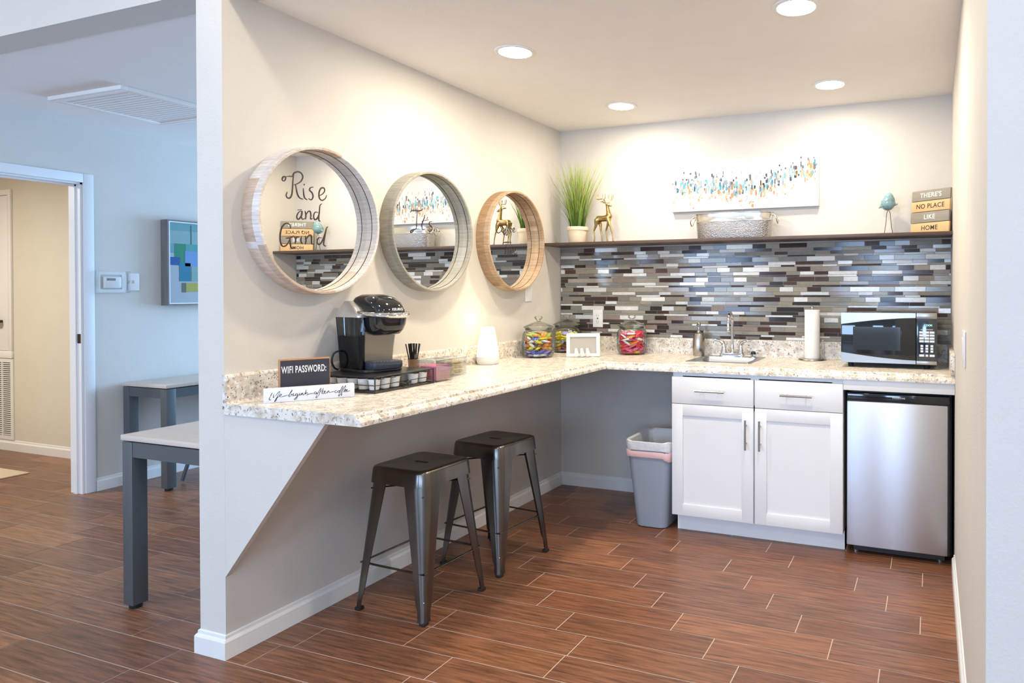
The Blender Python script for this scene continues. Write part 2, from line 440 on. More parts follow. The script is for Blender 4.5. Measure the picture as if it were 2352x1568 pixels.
# baseboards: cove-topped
def baseboard(name, pts, mat='white_trim', h=.085, t=.014, closed=False):
    """profile swept along a floor path; room lies to the left of the path"""
    P = [Vector((p[0], p[1])) for p in pts]; prof = [(0, 0), (t, 0), (t, h*.72), (t*.75, h*.80), (t*.45, h*.84), (t*.4, h*.96), (0, h)]
    loops = []
    for i, p in enumerate(P):
        d0 = (P[i]-P[i-1]).normalized() if i > 0 else (P[1]-P[0]).normalized()
        d1 = (P[i+1]-P[i]).normalized() if i < len(P)-1 else d0
        n0 = Vector((-d0.y, d0.x)); n1 = Vector((-d1.y, d1.x)); n = (n0+n1); n = n/(n.dot(n0))
        loops.append([(p.x+n.x*a, p.y+n.y*a, z) for a, z in prof])
    return struct(MB().loft(loops).build(name, M[mat], angle=25))
baseboard('baseboard_left', [(1.03, 0), (0, 0), (0, YF), (-T, YF), (-T, 3.19)])
baseboard('baseboard_right', [(W, -.66), (W, YR), (4.9, YR)][::-1])
baseboard('baseboard_hall', [(XL, 3.19), (XL, -1.2265)])
baseboard('baseboard_inner', [(XL-.125, -.72), (-6.49, -.72)])
# ------------------------------------------------------------------ door casing, jamb, closet of the hall
b = MB()
cw = .0585
b.box(XL, XL+.016, DY1, DY1+cw, 0, DZ+cw, .004).box(XL, XL+.016, DY0-cw, DY0, 0, DZ+cw, .004).box(XL, XL+.016, DY0, DY1, DZ, DZ+cw, .004)
b.box(XL-.12, XL, DY1-.012, DY1, 0, DZ).box(XL-.12, XL, DY0, DY0+.012, 0, DZ).box(XL-.12, XL, DY0, DY1, DZ-.012, DZ)
b.box(XL-.075, XL-.04, DY1-.022, DY1-.012, 0, DZ).box(XL-.075, XL-.04, DY0, DY1, DZ-.022, DZ-.012)
tr = struct(b.build('trim_1', M['hall_trim']))
s = MB(); s.box(XL-.036, XL-.006, DY1-.0145, DY1-.0118, .98, 1.04); s.build('strike_plate', M['bronze'], tr)
# furnace closet: cased access door above a return-air grille
b = MB()
x1 = -4.735; x0 = -5.5
b.box(x0, x1, -.738, -.72, .765, .825, .003).box(x1-.045, x1, -.738, -.72, .825, 2.115, .003).box(x0, x1, -.738, -.72, 2.115, 2.16, .003).box(x0, x0+.045, -.738, -.72, .825, 2.115, .003)
cd = struct(b.build('door_1', M['white_trim']))
MB().box(x0+.048, x1-.048, -.730, -.721, .828, 2.112, .002).build('door_panel', M['white_trim'], cd)
k = MB(); k.lathe([(.011, 0), (.011, .022), (.026, .03), (.029, .042), (.022, .054), (.0, .058)], (0, 0, 0), 20, mat=Matrix.Translation((-4.875, -.73, 1.07)) @ Matrix.Rotation(R(90), 4, 'X'))
k.build('door_handle', M['bronze'], cd)
g = thing('return_air_grille', 'white louvred return air grille below the closet door in the hall', 'grille', ((x0+x1)/2, -.73, .088))
MB().box(x0, x1, -.730, -.721, .088, .120).box(x0, x1, -.730, -.721, .73, .762).box(x0, x0+.035, -.730, -.721, .12, .73).box(x1-.035, x1, -.730, -.721, .12, .73).box(x1-.16, x1-.148, -.730, -.721, .12, .73).build('grille_frame', M['white_trim'], g)
l = MB()
for i in range(36): l.box(x0+.035, x1-.035, -.7285, -.7215, .126+i*.0168, .134+i*.0168, mat=None)
l.build('louvers', M['white_trim'], g)
MB().box(x0+.02, x1-.02, -.7212, -.7205, .1, .75).build('backing', M['dark_plastic'], g)
tag(MB().box(-4.9, -3.742, -2.1, -1.108, 0, .008, .003).build('door_rug', M['rug']), 'tan rug lying on the hall floor beyond the doorway', 'rug')

# ceiling access panel in the side room
v = thing('ceiling_vent_panel', 'square pale ceiling grille in the side room ceiling', 'ceiling grille', (-1.92, -1.445, H-.02))
MB().box(-2.235, -1.61, -1.755, -1.715, H-.022, H, .002).box(-2.235, -1.61, -1.175, -1.135, H-.022, H, .002).box(-2.235, -2.195, -1.715, -1.175, H-.022, H, .002).box(-1.65, -1.61, -1.715, -1.175, H-.022, H, .002).build('grille_frame', M['ceiling'], v)
l = MB()
for i in range(17): l.box(-2.195, -1.65, -1.708+i*.0315, -1.684+i*.0315, H-.016, H-.012)
l.build('slats', M['ceiling'], v)

# ------------------------------------------------------------------ gusset under the counter end, countertop
def countertop():
    e0 = -2.3895; es = -.018
    pr = [(.0006, 1.016), (.014, 1.016), (.0185, 1.013), (.021, 1.007), (.021, .922), (.0235, .9165), (.030, .9142)]
    q = [(-.052, .9142), (-.043, .9142), (-.036, .9158), (-.030, .9158), (-.0245, .9125), (-.0225, .908), (-.0215, .9035), (-.016, .8995), (-.008, .8965), (-.002, .890), (0, .882), (0, .876)]
    A = [(a, z) for a, z in pr]+[(CD+a, z) for a, z in q]+[(.0006, .876)]
    Bp = [(a, z) for a, z in pr]+[(CD2+a, z) for a, z in q]+[(.0006, .876)]
    L0 = [(a, e0+es*a, z) for a, z in A]
    L1 = [(a, -b_[0], z) for (a, z), b_ in zip(A, Bp)]
    L2 = [(W-.0004, -b_[0], b_[1]) for b_ in Bp]
    o = MB().loft([L0, L1, L2]).build('countertop', M['laminate'], angle=20)
    tag(o, 'cream speckled stone L-shaped countertop with raised backsplash lip', 'countertop')
    cut = MB().box(1.075, 1.415, -.435, -.075, .80, 1.2)
    bpy.context.view_layer.update()
    # cutter is expressed in world space
    carve(o, cut)
    s = MB().box(W-.0205, W-.0006, -CD2+.012, -.0215, .9146, 1.016, .002)
    s.build('side_splash', M['laminate'], o)
    # joint line of the mitre
    g = MB().prism([(.0005, .8755), (.478, .8755), (.0005, .292)], YF, YF+.02, 'y').build('support_bracket', M['wall'], o, smooth=False)
    g['label'] = 'greige painted triangular support bracket'
    t = MB().tube([(.03, -.0297, .9138), (CD-.05, -(CD2-.05), .9138)], .0007, 6); t.build('seam', M['tile_grout'], o)
    return o
countertop()

# ------------------------------------------------------------------ mosaic splashback and shelf
def mosaic():
    b = MB(); rows = []
    z = 1.5995
    seq = ['L', 'M', 'M', 'S']+['L', 'M', 'S']*12
    hh = {'L': .0285, 'M': .0205, 'S': .0115}
    dark = [(.045, .028, .024), (.06, .038, .032), (.036, .030, .026), (.075, .045, .036)]
    mid = [(.26, .235, .18), (.225, .215, .185), (.29, .26, .20), (.20, .19, .165), (.25, .20, .165), (.31, .285, .23)]
    light = [(.62, .62, .60), (.55, .57, .56), (.68, .67, .64)]
    rnd = random.Random(11)
    for i, s_ in enumerate(seq):
        h = hh[s_]; zb = z-h
        if zb < 1.017: zb = 1.017
        if zb >= z-.004: break
        x = .006 - rnd.random()*.16
        last = None
        while x < W-.003:
            long = rnd.random() < (.75 if s_ == 'S' else .5)
            w = .1655 if long else .0825
            p = rnd.random()
            wd, wl = {'L': (.31, .25), 'M': (.32, .2), 'S': (.40, .24)}[s_]
            kind = 'd' if p < wd else ('l' if p < wd+wl else 'm')
            if kind == last and kind != 'm' and rnd.random() < .7: kind = 'm'
            last = kind
            c = rnd.choice({'d': dark, 'm': mid, 'l': light}[kind]); q = rnd.uniform(.9, 1.1); c = tuple(v*q for v in c)
            xa, xb = max(x, .006), min(x+w, W-.004)
            if xb-xa > .006:
                y = -.0105-rnd.random()*.0006; g = .0011
                tl = rnd.uniform(-.0009, .0009)*(w/.08); tv = rnd.uniform(-.0003, .0003)
                b.quadface([(xa+g, y+tl+tv, zb+g), (xb-g, y-tl+tv, zb+g), (xb-g, y-tl-tv, z-g), (xa+g, y+tl-tv, z-g)], c)
            x += w
        z = zb
    o = b.build('mosaic_splashback', [M['tile'], M['tile_grout']], smooth=False)
    MB().box(.004, W-.0006, -.0078, -.0004, 1.0165, 1.603).build('grout_bed', M['tile_grout'], o)
    return tag(o, 'glossy grey, brown and white strip mosaic splashback between counter and shelf', 'tile splashback')
mosaic()
tag(MB().box(.0005, W-.0005, -SHD, -.0006, SHZ-.0185, SHZ, .0012).build('wall_shelf', M['shelf_wood']), 'long dark walnut shelf running above the mosaic splashback', 'shelf')

# ------------------------------------------------------------------ base cabinet
KX0, KX1, KY = 1.0445, 1.9515, -.6275
cab = thing('base_cabinet', 'white two-door shaker base cabinet with two drawers under the sink', 'cabinet', ((KX0+KX1)/2, -.3, 0))
b = MB(); y1 = -.03; yb = KY+.021
b.box(KX0, KX0+.016, yb, y1, .1, .8745).box(KX1-.016, KX1, yb, y1, .1, .8745).box(KX0+.016, KX1-.016, y1-.01, y1, .1, .8745).box(KX0+.016, KX1-.016, yb, y1-.01, .1, .116)
b.box(KX0+.016, KX0+.055, yb, yb+.018, .116, .8745).box(KX1-.055, KX1-.016, yb, yb+.018, .116, .8745).box(KX0+.055, KX1-.055, yb, yb+.018, .855, .8745).box(1.478, 1.522, yb, yb+.018, .116, .855).box(KX0+.055, KX1-.055, yb, yb+.018, .685, .715)
b.build('carcass', M['cabinet'], cab, smooth=False)
MB().box(KX0+.004, KX1, -.5465, -.5345, 0, .1).build('toe_kick', M['cabinet'], cab, smooth=False)
def bar_handle(p, parent, horiz, L):
    h = MB(); r = .0055; yy = p[1]-.03
    if horiz:
        h.tube([(p[0]-L/2, yy, p[2]), (p[0]+L/2, yy, p[2])], r, 12)
        for s_ in (-1, 1): h.tube([(p[0]+s_*L*.3, p[1], p[2]), (p[0]+s_*L*.3, yy, p[2])], .004, 10)
    else:
        h.tube([(p[0], yy, p[2]-L/2), (p[0], yy, p[2]+L/2)], r, 12)
        for s_ in (-1, 1): h.tube([(p[0], p[1], p[2]+s_*L*.3), (p[0], yy, p[2]+s_*L*.3)], .004, 10)
    return h.build('handle', M['nickel'], parent)
for xa, xb in ((KX0, 1.4965), (1.5045, KX1)):
    d = MB().box(xa, xb, KY, KY+.019, .7065, .8505, .0018).build('drawer', M['cabinet'], cab)
    bar_handle(((xa+xb)/2-.006, KY, .781), d, True, .162)
    dr = MB(); w = .062
    dr.box(xa, xa+w, KY, KY+.019, .102, .7035, .0018).box(xb-w, xb, KY, KY+.019, .102, .7035, .0018)
    dr.box(xa+w-.001, xb-w+.001, KY, KY+.019, .102, .102+w, .0018).box(xa+w-.001, xb-w+.001, KY, KY+.019, .7035-w, .7035, .0018)
    dr.box(xa+w-.004, xb-w+.004, KY+.009, KY+.016, .102+w-.004, .7035-w+.004)
    do = dr.build('door', M['cabinet'], cab)
    hx = xb-.036 if xa < 1.2 else xa+.030
    bar_handle((hx, KY, .566), do, False, .155)
tag(MB().box(KX1+.001, W-.001, KY+.004, KY+.022, .822, .8745, .001).build('filler_panel', M['cabinet']), 'white filler rail above the small refrigerator', 'panel')

# ------------------------------------------------------------------ refrigerator
fr = thing('mini_refrigerator', 'compact stainless refrigerator with black top strip beside the white cabinet', 'refrigerator', (2.21, -.3, 0))
FX0, FX1, FYF = 1.9665, 2.444, -.605
MB().box(FX0+.004, FX1+.012, -.545, -.05, .03, .812, .006).build('body', M['black_plastic'], fr)
MB().box(FX0, FX1, FYF+.006, -.547, .045, .806, .006).build('door_liner', M['black_plastic'], fr)
b = MB(); b.box(FX0+.001, FX1-.008, FYF, FYF+.02, .048, .766, .005)
dd = b.build('door', M['fridge_steel'], fr)
b = MB(); b.box(FX0+.001, FX1, FYF-.001, FYF+.02, .7685, .808, .006)
tp = b.build('top_trim', M['gloss_black'], fr)
lettering('logo', 'FRIGIDAIRE', .0105, ((FX0+FX1)/2+.008, FYF-.0012, .791), (1, 0, 0), (0, 0, 1), M['paint_white'], tp, spacing=1.15)
MB().box(FX0+.03, FX1-.02, -.56, -.53, .012, .045).build('kick_plate', M['black_plastic'], fr)
for x_ in (FX0+.04, FX1-.04):
    for y_ in (-.53, -.09): MB().lathe([(.018, 0), (.018, .008), (.011, .012), (.011, .032)], (x_, y_, 0), 16).build('foot', M['nickel'] if y_ < -.5 else M['rubber'], fr)

# ------------------------------------------------------------------ microwave
mw = thing('microwave_oven', 'stainless and black microwave oven at the right end of the counter', 'microwave', (2.152, -.25, ZC))
MX0, MX1, MZ0, MZ1, MY = 1.9165, 2.389, .9385, 1.2015, -.42
MB().box(MX0+.003, MX1-.001, MY+.022, -.075, MZ0+.002, MZ1-.002, .006).build('housing', M['dark_plastic'], mw)
def MWx(u): return MX0+(u-275)/1500*(MX1-MX0)
def MWz(v): return MZ1-(v-245)/790*(MZ1-MZ0)
xd = MWx(1458)
door = MB().box(MX0, xd-.001, MY+.003, MY+.024, MZ0, MZ1, .005).build('door', M['oven_glass'], mw)
N = 14
def bandcurve(top):
    P = []
    for i in range(N+1):
        t = i/N; x_ = MX0+.0008+(xd-.002-MX0-.0008)*t
        P.append((x_, MZ1-.0625+.036*(1-(1-t)**1.6) if top else MZ0+.0545-.034*(1-(1-t)**1.6)))
    return P
tb = [(MX0+.0008, MZ1-.002), (xd-.002, MZ1-.002)]+bandcurve(True)[::-1]
MB().prism(tb[::-1], MY, MY+.006, 'y').build('upper_band', M['warm_steel'], door)
bb = [(MX0+.0008, MZ0+.002), (xd-.002, MZ0+.002)]+bandcurve(False)[::-1]
MB().prism(bb, MY, MY+.006, 'y').build('lower_band', M['warm_steel'], door)
MB().box(MWx(470), MWx(1215), MY+.0022, MY+.0032, MWz(830), MWz(470)).build('window_screen', pm('window_mesh_screen', (.035, .042, .05), .06, spec=.6), door)
pn = MB().box(xd+.001, MX1, MY+.002, MY+.024, MZ0, MZ1, .004).build('control_panel', M['panel_blue'], mw)
MB().box(xd+.0015, MX1-.0015, MY, MY+.004, MWz(338), MZ1-.001, .001).build('upper_band', M['warm_steel'], pn)
MB().box(xd+.0015, MX1-.0015, MY, MY+.004, MZ0+.001, MWz(978), .001).build('lower_band', M['warm_steel'], pn)
lettering('display', 'COOK', .0135, (MWx(1640), MY+.0018, MWz(435)), (1, 0, 0), (0, 0, 1), M['display'], pn)
def key(u0, u1, v0, v1, r=.001):
    MB().box(MWx(u0), MWx(u1), MY+.0008, MY+.003, MWz(v1), MWz(v0), .0007).build('button', M['key_white'], pn)
key(1525, 1712, 496, 504)
for r_ in range(4):
    for c_ in range(3): key(1506+c_*79, 1577+c_*79, 526+r_*45, 559+r_*45)
for r_ in range(3):
    for c_ in range(3): key(1525+c_*75, 1566+c_*75, 732+r_*41, 764+r_*41)
key(1506, 1582, 876, 910); key(1602, 1642, 876, 910); key(1662, 1738, 876, 910)
for x_ in (MX0+.045, MX1-.05):
    for y_ in (MY+.06, -.11): MB().lathe([(.013, CZ), (.015, ZC+.010), (.015, MZ0+.003)], (x_, y_, 0), 16).build('foot', M['rubber'], mw)

# ------------------------------------------------------------------ sink and faucet
sk = thing('bar_sink', 'small square stainless drop-in sink set into the stone counter', 'sink', (1.245, -.255, ZC))
SX0, SX1, SY0, SY1 = 1.055, 1.435, -.455, -.058
lo = [(SX0, SX1, SY0, SY1, .02, ZC+.0006), (SX0+.001, SX1-.001, SY0+.001, SY1-.001, .02, ZC+.003), (SX0+.012, SX1-.012, SY0+.012, SY1-.012, .02, ZC+.0045), (SX0+.026, SX1-.026, SY0+.026, SY1-.088, .03, ZC+.004), (SX0+.031, SX1-.031, SY0+.031, SY1-.094, .035, ZC-.004), (SX0+.04, SX1-.04, SY0+.04, SY1-.103, .04, ZC-.135), (SX0+.06, SX1-.06, SY0+.06, SY1-.123, .04, ZC-.148)]
loops = [[(x_, y_, z_) for x_, y_ in rrect(a, b_, c_, d_, r_, 6)] for a, b_, c_, d_, r_, z_ in lo]
bs = MB().loft(loops, cap=False)
bs.bm.faces.new([v for v in bs.bm.verts[-28:]]) if False else None
o = bs.build('basin', M['sink_steel'], sk)
MB().box(SX0+.058, SX1-.058, SY0+.058, SY1-.121, ZC-.150, ZC-.1475).build('basin_floor', M['sink_steel'], sk)
MB().lathe([(.0, 0), (.028, 0), (.034, .002), (.034, .003), (.0, .0005)], (1.245, -.29, ZC-.1475), 24).build('drain', M['chrome'], sk)
fx, fy = 1.236, -.098
fa = thing('faucet', 'chrome two-handle gooseneck faucet at the back of the bar sink', 'faucet', (fx, fy, ZC+.0045))
z0 = ZC+.0046
bp_ = [[(x_, y_, z) for x_, y_ in rrect(fx-.078+i_, fx+.078-i_, fy-.026+i_, fy+.026-i_, .02, 6)] for z, i_ in ((z0, 0), (z0+.012, .001), (z0+.02, .005), (z0+.023, .012))]
MB().loft(bp_).build('base', M['chrome'], fa)
P = [(fx, fy, z0+.02), (fx, fy, z0+.18)]
pts = [(fx, fy, z0+.02), (fx, fy, z0+.1), (fx, fy, z0+.2)]
for i in range(1, 13):
    a = PI*i/12; pts.append((fx+.006*i/12, fy-.055+.055*math.cos(a), z0+.2+.055*math.sin(a)*1.15))
pts.append((fx+.006, fy-.11, z0+.165))
sp = MB().tube(pts, .0085, 14)
sp.lathe([(.016, z0+.018), (.016, z0+.028), (.0115, z0+.036), (.0105, z0+.055), (.0088, z0+.07)], (fx, fy, 0), 18)
sp.lathe([(.0105, z0+.155), (.0115, z0+.16), (.0115, z0+.178), (.0088, z0+.184)], (fx+.006, fy-.11, 0), 18)
sp.build('spout', M['chrome'], fa)
for s_ in (-1, 1):
    h = MB(); hx = fx+s_*.052
    h.lathe([(.021, z0+.02), (.019, z0+.032), (.014, z0+.05), (.0125, z0+.058)], (hx, fy, 0), 18)
    h.tube(smooth_pts([(hx, fy, z0+.05), (hx+s_*.004, fy, z0+.072), (hx+s_*.018, fy-.004, z0+.088), (hx+s_*.042, fy-.008, z0+.096), (hx+s_*.066, fy-.012, z0+.094)]), [.0125]*4+[.0115]*5+[.0095]*4+[.0075]*4+[.0065]*4, 12)
    h.build('handle', M['chrome'], fa)
fs = thing('sprayer_cap', 'small chrome and black cap on the sink ledge right of the faucet', 'cap', (1.365, -.095, z0))
MB().lathe([(.019, z0), (.019, z0+.004), (.0165, z0+.006), (.0165, z0+.016)], (1.365, -.095, 0), 20).build('collar', M['chrome'], fs)
MB().lathe([(.017, z0+.016), (.0165, z0+.024), (.011, z0+.033), (.0, z0+.036)], (1.365, -.095, 0), 20).build('cap', M['gloss_black'], fs)

# ------------------------------------------------------------------ soap dispenser, towel holder
sd = thing('soap_dispenser', 'brushed metal bottle-shaped soap dispenser left of the sink', 'soap dispenser', (1.021, -.092, CZ))
MB().lathe([(0, CZ), (.033, CZ), (.036, CZ+.004), (.040, CZ+.05), (.0385, CZ+.09), (.034, CZ+.125), (.030, CZ+.137), (.016, CZ+.142), (.013, CZ+.146)], (1.021, -.092, 0), 32).build('bottle', M['nickel'], sd)
b = MB(); b.lathe([(.013, CZ+.145), (.011, CZ+.158), (.006, CZ+.162), (.0055, CZ+.18), (.011, CZ+.184), (.012, CZ+.196), (.008, CZ+.206), (0, CZ+.208)], (1.021, -.092, 0), 20)
b.tube([(1.021, -.092, CZ+.192), (1.021, -.12, CZ+.193), (1.021, -.137, CZ+.183)], .0045, 10)
b.build('pump', M['nickel'], sd)
tx, ty = 1.717, -.108
th = thing('towel_holder', 'upright metal paper towel stand with round base left of the microwave', 'paper towel holder', (tx, ty, CZ))
MB().lathe([(0, CZ), (.078, CZ), (.081, CZ+.003), (.078, CZ+.008), (.070, CZ+.010), (0, CZ+.010)], (tx, ty, 0), 40).build('base', M['nickel'], th)
b = MB().tube([(tx, ty, CZ+.01), (tx, ty, CZ+.294)], .005, 12); b.ball((tx, ty, CZ+.302), .0095); b.build('post', M['nickel'], th)
MB().tube(smooth_pts([(tx+.055, ty-.005, CZ+.008), (tx+.055, ty-.005, CZ+.10), (tx+.060, ty-.005, CZ+.113), (tx+.067, ty-.005, CZ+.10), (tx+.067, ty-.005, CZ+.008)]), .0028, 10).build('retaining_arm', M['nickel'], th)
b = MB(); b.lathe([(.0065, CZ+.0105), (.043, CZ+.0105), (.0435, CZ+.012), (.0435, CZ+.288), (.043, CZ+.2895), (.0065, CZ+.2895), (.0065, CZ+.0105)], (tx, ty, 0), 40)
b.tube([(tx-.038, ty-.0225, CZ+.012), (tx-.038, ty-.0225, CZ+.288)], .0012, 6)
tag(b.build('paper_towel_roll', M['towel']), 'tall white roll of paper towels on the upright metal stand', 'paper towels')

# ------------------------------------------------------------------ outlets and switches
def plate(name, label, cat, c, axis, w, h, ph=.006):
    """c = plate centre on the wall; axis x+ x- y- : facing"""
    t = thing(name, label, cat, c)
    mt = {'y-': Matrix.Identity(4), 'x+': Matrix.Rotation(R(90), 4, 'Z'), 'x-': Matrix.Rotation(R(-90), 4, 'Z')}[axis]
    def bld(mb, nm, m): mb.bm.transform(mt); return mb.build(nm, m, t, local=True)
    bld(MB().box(-w/2, w/2, -ph, 0, -h/2, h/2, .002), 'plate', M['white_plastic'])
    return t, bld
t, bld = plate('wall_outlet', 'white electrical outlet set in the mosaic tile', 'outlet', (.2875, -.0092, 1.1325), 'y-', .073, .117)
rc = bld(MB().box(-.0165, .0165, -.0078, -.005, -.034, .034, .001), 'receptacle', M['white_plastic'])
sl = MB()
for zz in (.02, -.02): sl.box(-.0085, -.006, -.0083, -.0075, zz-.004, zz+.005).box(.006, .0085, -.0083, -.0075, zz-.003, zz+.004).box(-.002, .002, -.0083, -.0075, zz-.0115, zz-.008)
sl.box(-.006, -.001, -.0084, -.0075, -.004, .004).box(.001, .006, -.0084, -.0075, -.004, .004)
sl.bm.transform(Matrix.Identity(4)); sl.build('slots', M['ink'], rc, local=True)
t, bld = plate('wall_outlet', 'white outlet plate on the left wall just under the smallest-looking round mirror', 'outlet', (.0006, -.405, 1.309), 'x+', .076, .118)
bld(MB().box(-.0165, .0165, -.0078, -.005, -.034, .034, .001), 'receptacle', M['white_plastic'])
t, bld = plate('light_switch', 'flat beige switch plate on the narrow right wall', 'light switch', (W-.0006, -1.62, 1.12), 'x-', .12, .118)
for q in (-.026, .026): bld(MB().box(q-.0165, q+.0165, -.0078, -.005, -.034, .034, .001), 'rocker', M['white_plastic'])

# ------------------------------------------------------------------ ceiling can lights
cans = [(.594, -1.4386, 'recessed round ceiling light nearest the largest mirror', .088), (.660, -.442, 'recessed ceiling light in the far left corner above the deer', .088),
        (1.875, -1.476, 'recessed ceiling light at the top edge, nearest the viewer on the right', .088), (1.860, -.43, 'recessed ceiling light above the canvas and sink', .088)]
CANPOS = []
for x_, y_, lb, r_ in cans:
    c = thing('recessed_ceiling_light', lb, 'ceiling light', (x_, y_, H), group='recessed lights in the kitchenette ceiling')
    MB().lathe([(r_+.004, H-.0005), (r_+.003, H-.004), (r_-.004, H-.0065), (r_-.014, H-.005), (r_-.018, H-.0006), (r_+.004, H-.0005)], (x_, y_, 0), 48).build('trim_ring', M['can_trim'], c)
    MB().lathe([(0, H-.0012), (r_-.017, H-.0012), (r_-.017, H-.0035), (0, H-.0045)], (x_, y_, 0), 40).build('lens', M['lamp_on'], c)
    CANPOS.append((x_, y_))
S1 = [[(-2.1545,1.7382),(-2.1616,1.7401),(-2.1625,1.7466),(-2.1577,1.754),(-2.1501,1.756),(-2.1473,1.7506),(-2.1511,1.7417),(-2.1545,1.7382)],[(-2.1491,1.7558),(-2.1329,1.7604),(-2.1174,1.7628),(-2.1109,1.7757),(-2.0937,1.7848),(-2.0778,1.7818),(-2.0699,1.7681),(-2.0781,1.7497),(-2.0965,1.7363),(-2.1113,1.7299)],[(-2.1109,1.7757),(-2.1151,1.7463),(-2.1177,1.7121),(-2.1213,1.6896),(-2.1296,1.6768),(-2.1407,1.6762),(-2.1458,1.6852),(-2.141,1.6984)],[(-2.1039,1.7331),(-2.1001,1.7145),(-2.0943,1.694),(-2.0835,1.6818),(-2.0685,1.6794)],[(-2.0682,1.7232),(-2.0664,1.702),(-2.0619,1.6854),(-2.0493,1.6792)],[(-2.0651,1.7392),(-2.0621,1.737)],[(-2.0206,1.7343),(-2.0336,1.7303),(-2.0388,1.7196),(-2.0265,1.7095),(-2.0224,1.6947),(-2.0313,1.6814),(-2.0441,1.6855)],[(-1.9946,1.7018),(-1.9749,1.7133),(-1.9651,1.7279),(-1.9704,1.7378),(-1.9838,1.7342),(-1.9929,1.7162),(-1.992,1.6942),(-1.9788,1.6857),(-1.9626,1.6957),(-1.9555,1.71)],[(-2.0948,1.6335),(-2.0759,1.6373)],[(-2.0789,1.6318),(-2.0899,1.6255),(-2.0989,1.6092),(-2.095,1.5977),(-2.0851,1.6021),(-2.076,1.6171),(-2.0749,1.6323),(-2.0775,1.6105),(-2.0726,1.599),(-2.0625,1.6043)],[(-2.0608,1.6338),(-2.0568,1.6178),(-2.059,1.5995)],[(-2.0568,1.617),(-2.0471,1.6318),(-2.0368,1.6342),(-2.0333,1.6194),(-2.0345,1.6036),(-2.0251,1.608)],[(-1.9988,1.634),(-2.0125,1.6338),(-2.0199,1.6199),(-2.0163,1.6045),(-2.0053,1.6074),(-1.9946,1.6243),(-1.9913,1.6458),(-1.9891,1.6637),(-1.9794,1.6724)],[(-1.9891,1.6593),(-1.9946,1.6243),(-1.9948,1.6035),(-1.9874,1.5994)],[(-2.1271,1.5583),(-2.1318,1.5735),(-2.1476,1.5766),(-2.1643,1.561),(-2.1724,1.5345),(-2.1726,1.5055),(-2.1634,1.4874),(-2.1468,1.4913),(-2.1347,1.5081),(-2.1288,1.5219)],[(-2.1489,1.5188),(-2.1288,1.5228),(-2.1127,1.5307)],[(-2.1293,1.5211),(-2.1289,1.5),(-2.1242,1.4834),(-2.1121,1.482)],[(-2.1103,1.5288),(-2.1045,1.5165),(-2.1075,1.5001)],[(-2.1045,1.5165),(-2.0995,1.5266),(-2.0881,1.5283)],[(-2.0781,1.5312),(-2.0807,1.5117),(-2.0733,1.5023)],[(-2.0755,1.5524),(-2.0725,1.5501)],[(-2.0605,1.5347),(-2.057,1.5176),(-2.0607,1.5001)],[(-2.057,1.5198),(-2.0426,1.5377),(-2.0318,1.5359),(-2.03,1.5064),(-2.0207,1.5053)],[(-1.9815,1.5317),(-1.9974,1.5306),(-2.0039,1.5147),(-1.996,1.5042),(-1.9827,1.5139),(-1.9685,1.5416),(-1.9575,1.5728),(-1.9499,1.5806)],[(-1.9575,1.5728),(-1.9653,1.5418),(-1.972,1.5067),(-1.9602,1.4994)]]
S2 = [[(-1.4689,1.6915),(-1.4596,1.7004),(-1.4345,1.7041),(-1.4091,1.7051),(-1.3897,1.7117),(-1.3832,1.7205)],[(-1.4218,1.7023),(-1.4252,1.6687),(-1.4273,1.6374),(-1.43,1.6172),(-1.4489,1.6112),(-1.4652,1.6032),(-1.4689,1.5963),(-1.4578,1.5968),(-1.4489,1.6063),(-1.4382,1.6143),(-1.4032,1.6163)],[(-1.369,1.69),(-1.3731,1.673),(-1.3836,1.6548),(-1.3902,1.6363),(-1.3839,1.6166),(-1.3695,1.621)],[(-1.3914,1.6554),(-1.3428,1.6687)],[(-1.3487,1.6817),(-1.3541,1.6703)],[(-1.3161,1.6612),(-1.3336,1.6577),(-1.3376,1.6455),(-1.3216,1.6369),(-1.3164,1.6223),(-1.3339,1.6117),(-1.3498,1.6195)],[(-1.3029,1.6188),(-1.2988,1.6164)],[(-1.2837,1.6186),(-1.2796,1.6161)],[(-1.2665,1.619),(-1.2624,1.6166)]]
S3 = [[(-0.745,1.7178),(-0.7629,1.7145),(-0.7764,1.6912),(-0.7766,1.665),(-0.7589,1.6496),(-0.7354,1.6567),(-0.7208,1.6723)],[(-0.7089,1.6823),(-0.7227,1.6705),(-0.7136,1.6563),(-0.6952,1.6637),(-0.6988,1.6811),(-0.7089,1.6823)],[(-0.6801,1.7213),(-0.6747,1.7003),(-0.6804,1.6676),(-0.6917,1.6452),(-0.7027,1.6497),(-0.6766,1.6867)],[(-0.6577,1.7288),(-0.655,1.7021),(-0.659,1.6639),(-0.6675,1.6439),(-0.6787,1.6489),(-0.6532,1.6904)],[(-0.6932,1.6976),(-0.6428,1.7064)],[(-0.6392,1.6726),(-0.6202,1.6796),(-0.6249,1.6885),(-0.6391,1.6791),(-0.6317,1.6634),(-0.6145,1.6692)],[(-0.6058,1.6753),(-0.5894,1.6833),(-0.5951,1.691),(-0.6087,1.6817),(-0.6011,1.6659),(-0.5798,1.6731)],[(-0.7122,1.5946),(-0.6771,1.6012),(-0.6206,1.6028)],[(-0.6771,1.598),(-0.6811,1.5601),(-0.6887,1.5275),(-0.7007,1.5151)],[(-0.6605,1.5613),(-0.6626,1.5299)],[(-0.6614,1.5747),(-0.6595,1.5721)],[(-0.6476,1.5284),(-0.6474,1.562),(-0.6322,1.5672),(-0.6315,1.5347),(-0.6294,1.5631),(-0.6151,1.5677),(-0.6124,1.5356)],[(-0.6018,1.5471),(-0.5775,1.5649),(-0.59,1.5735),(-0.6017,1.5581),(-0.5922,1.5378),(-0.561,1.5449)]]
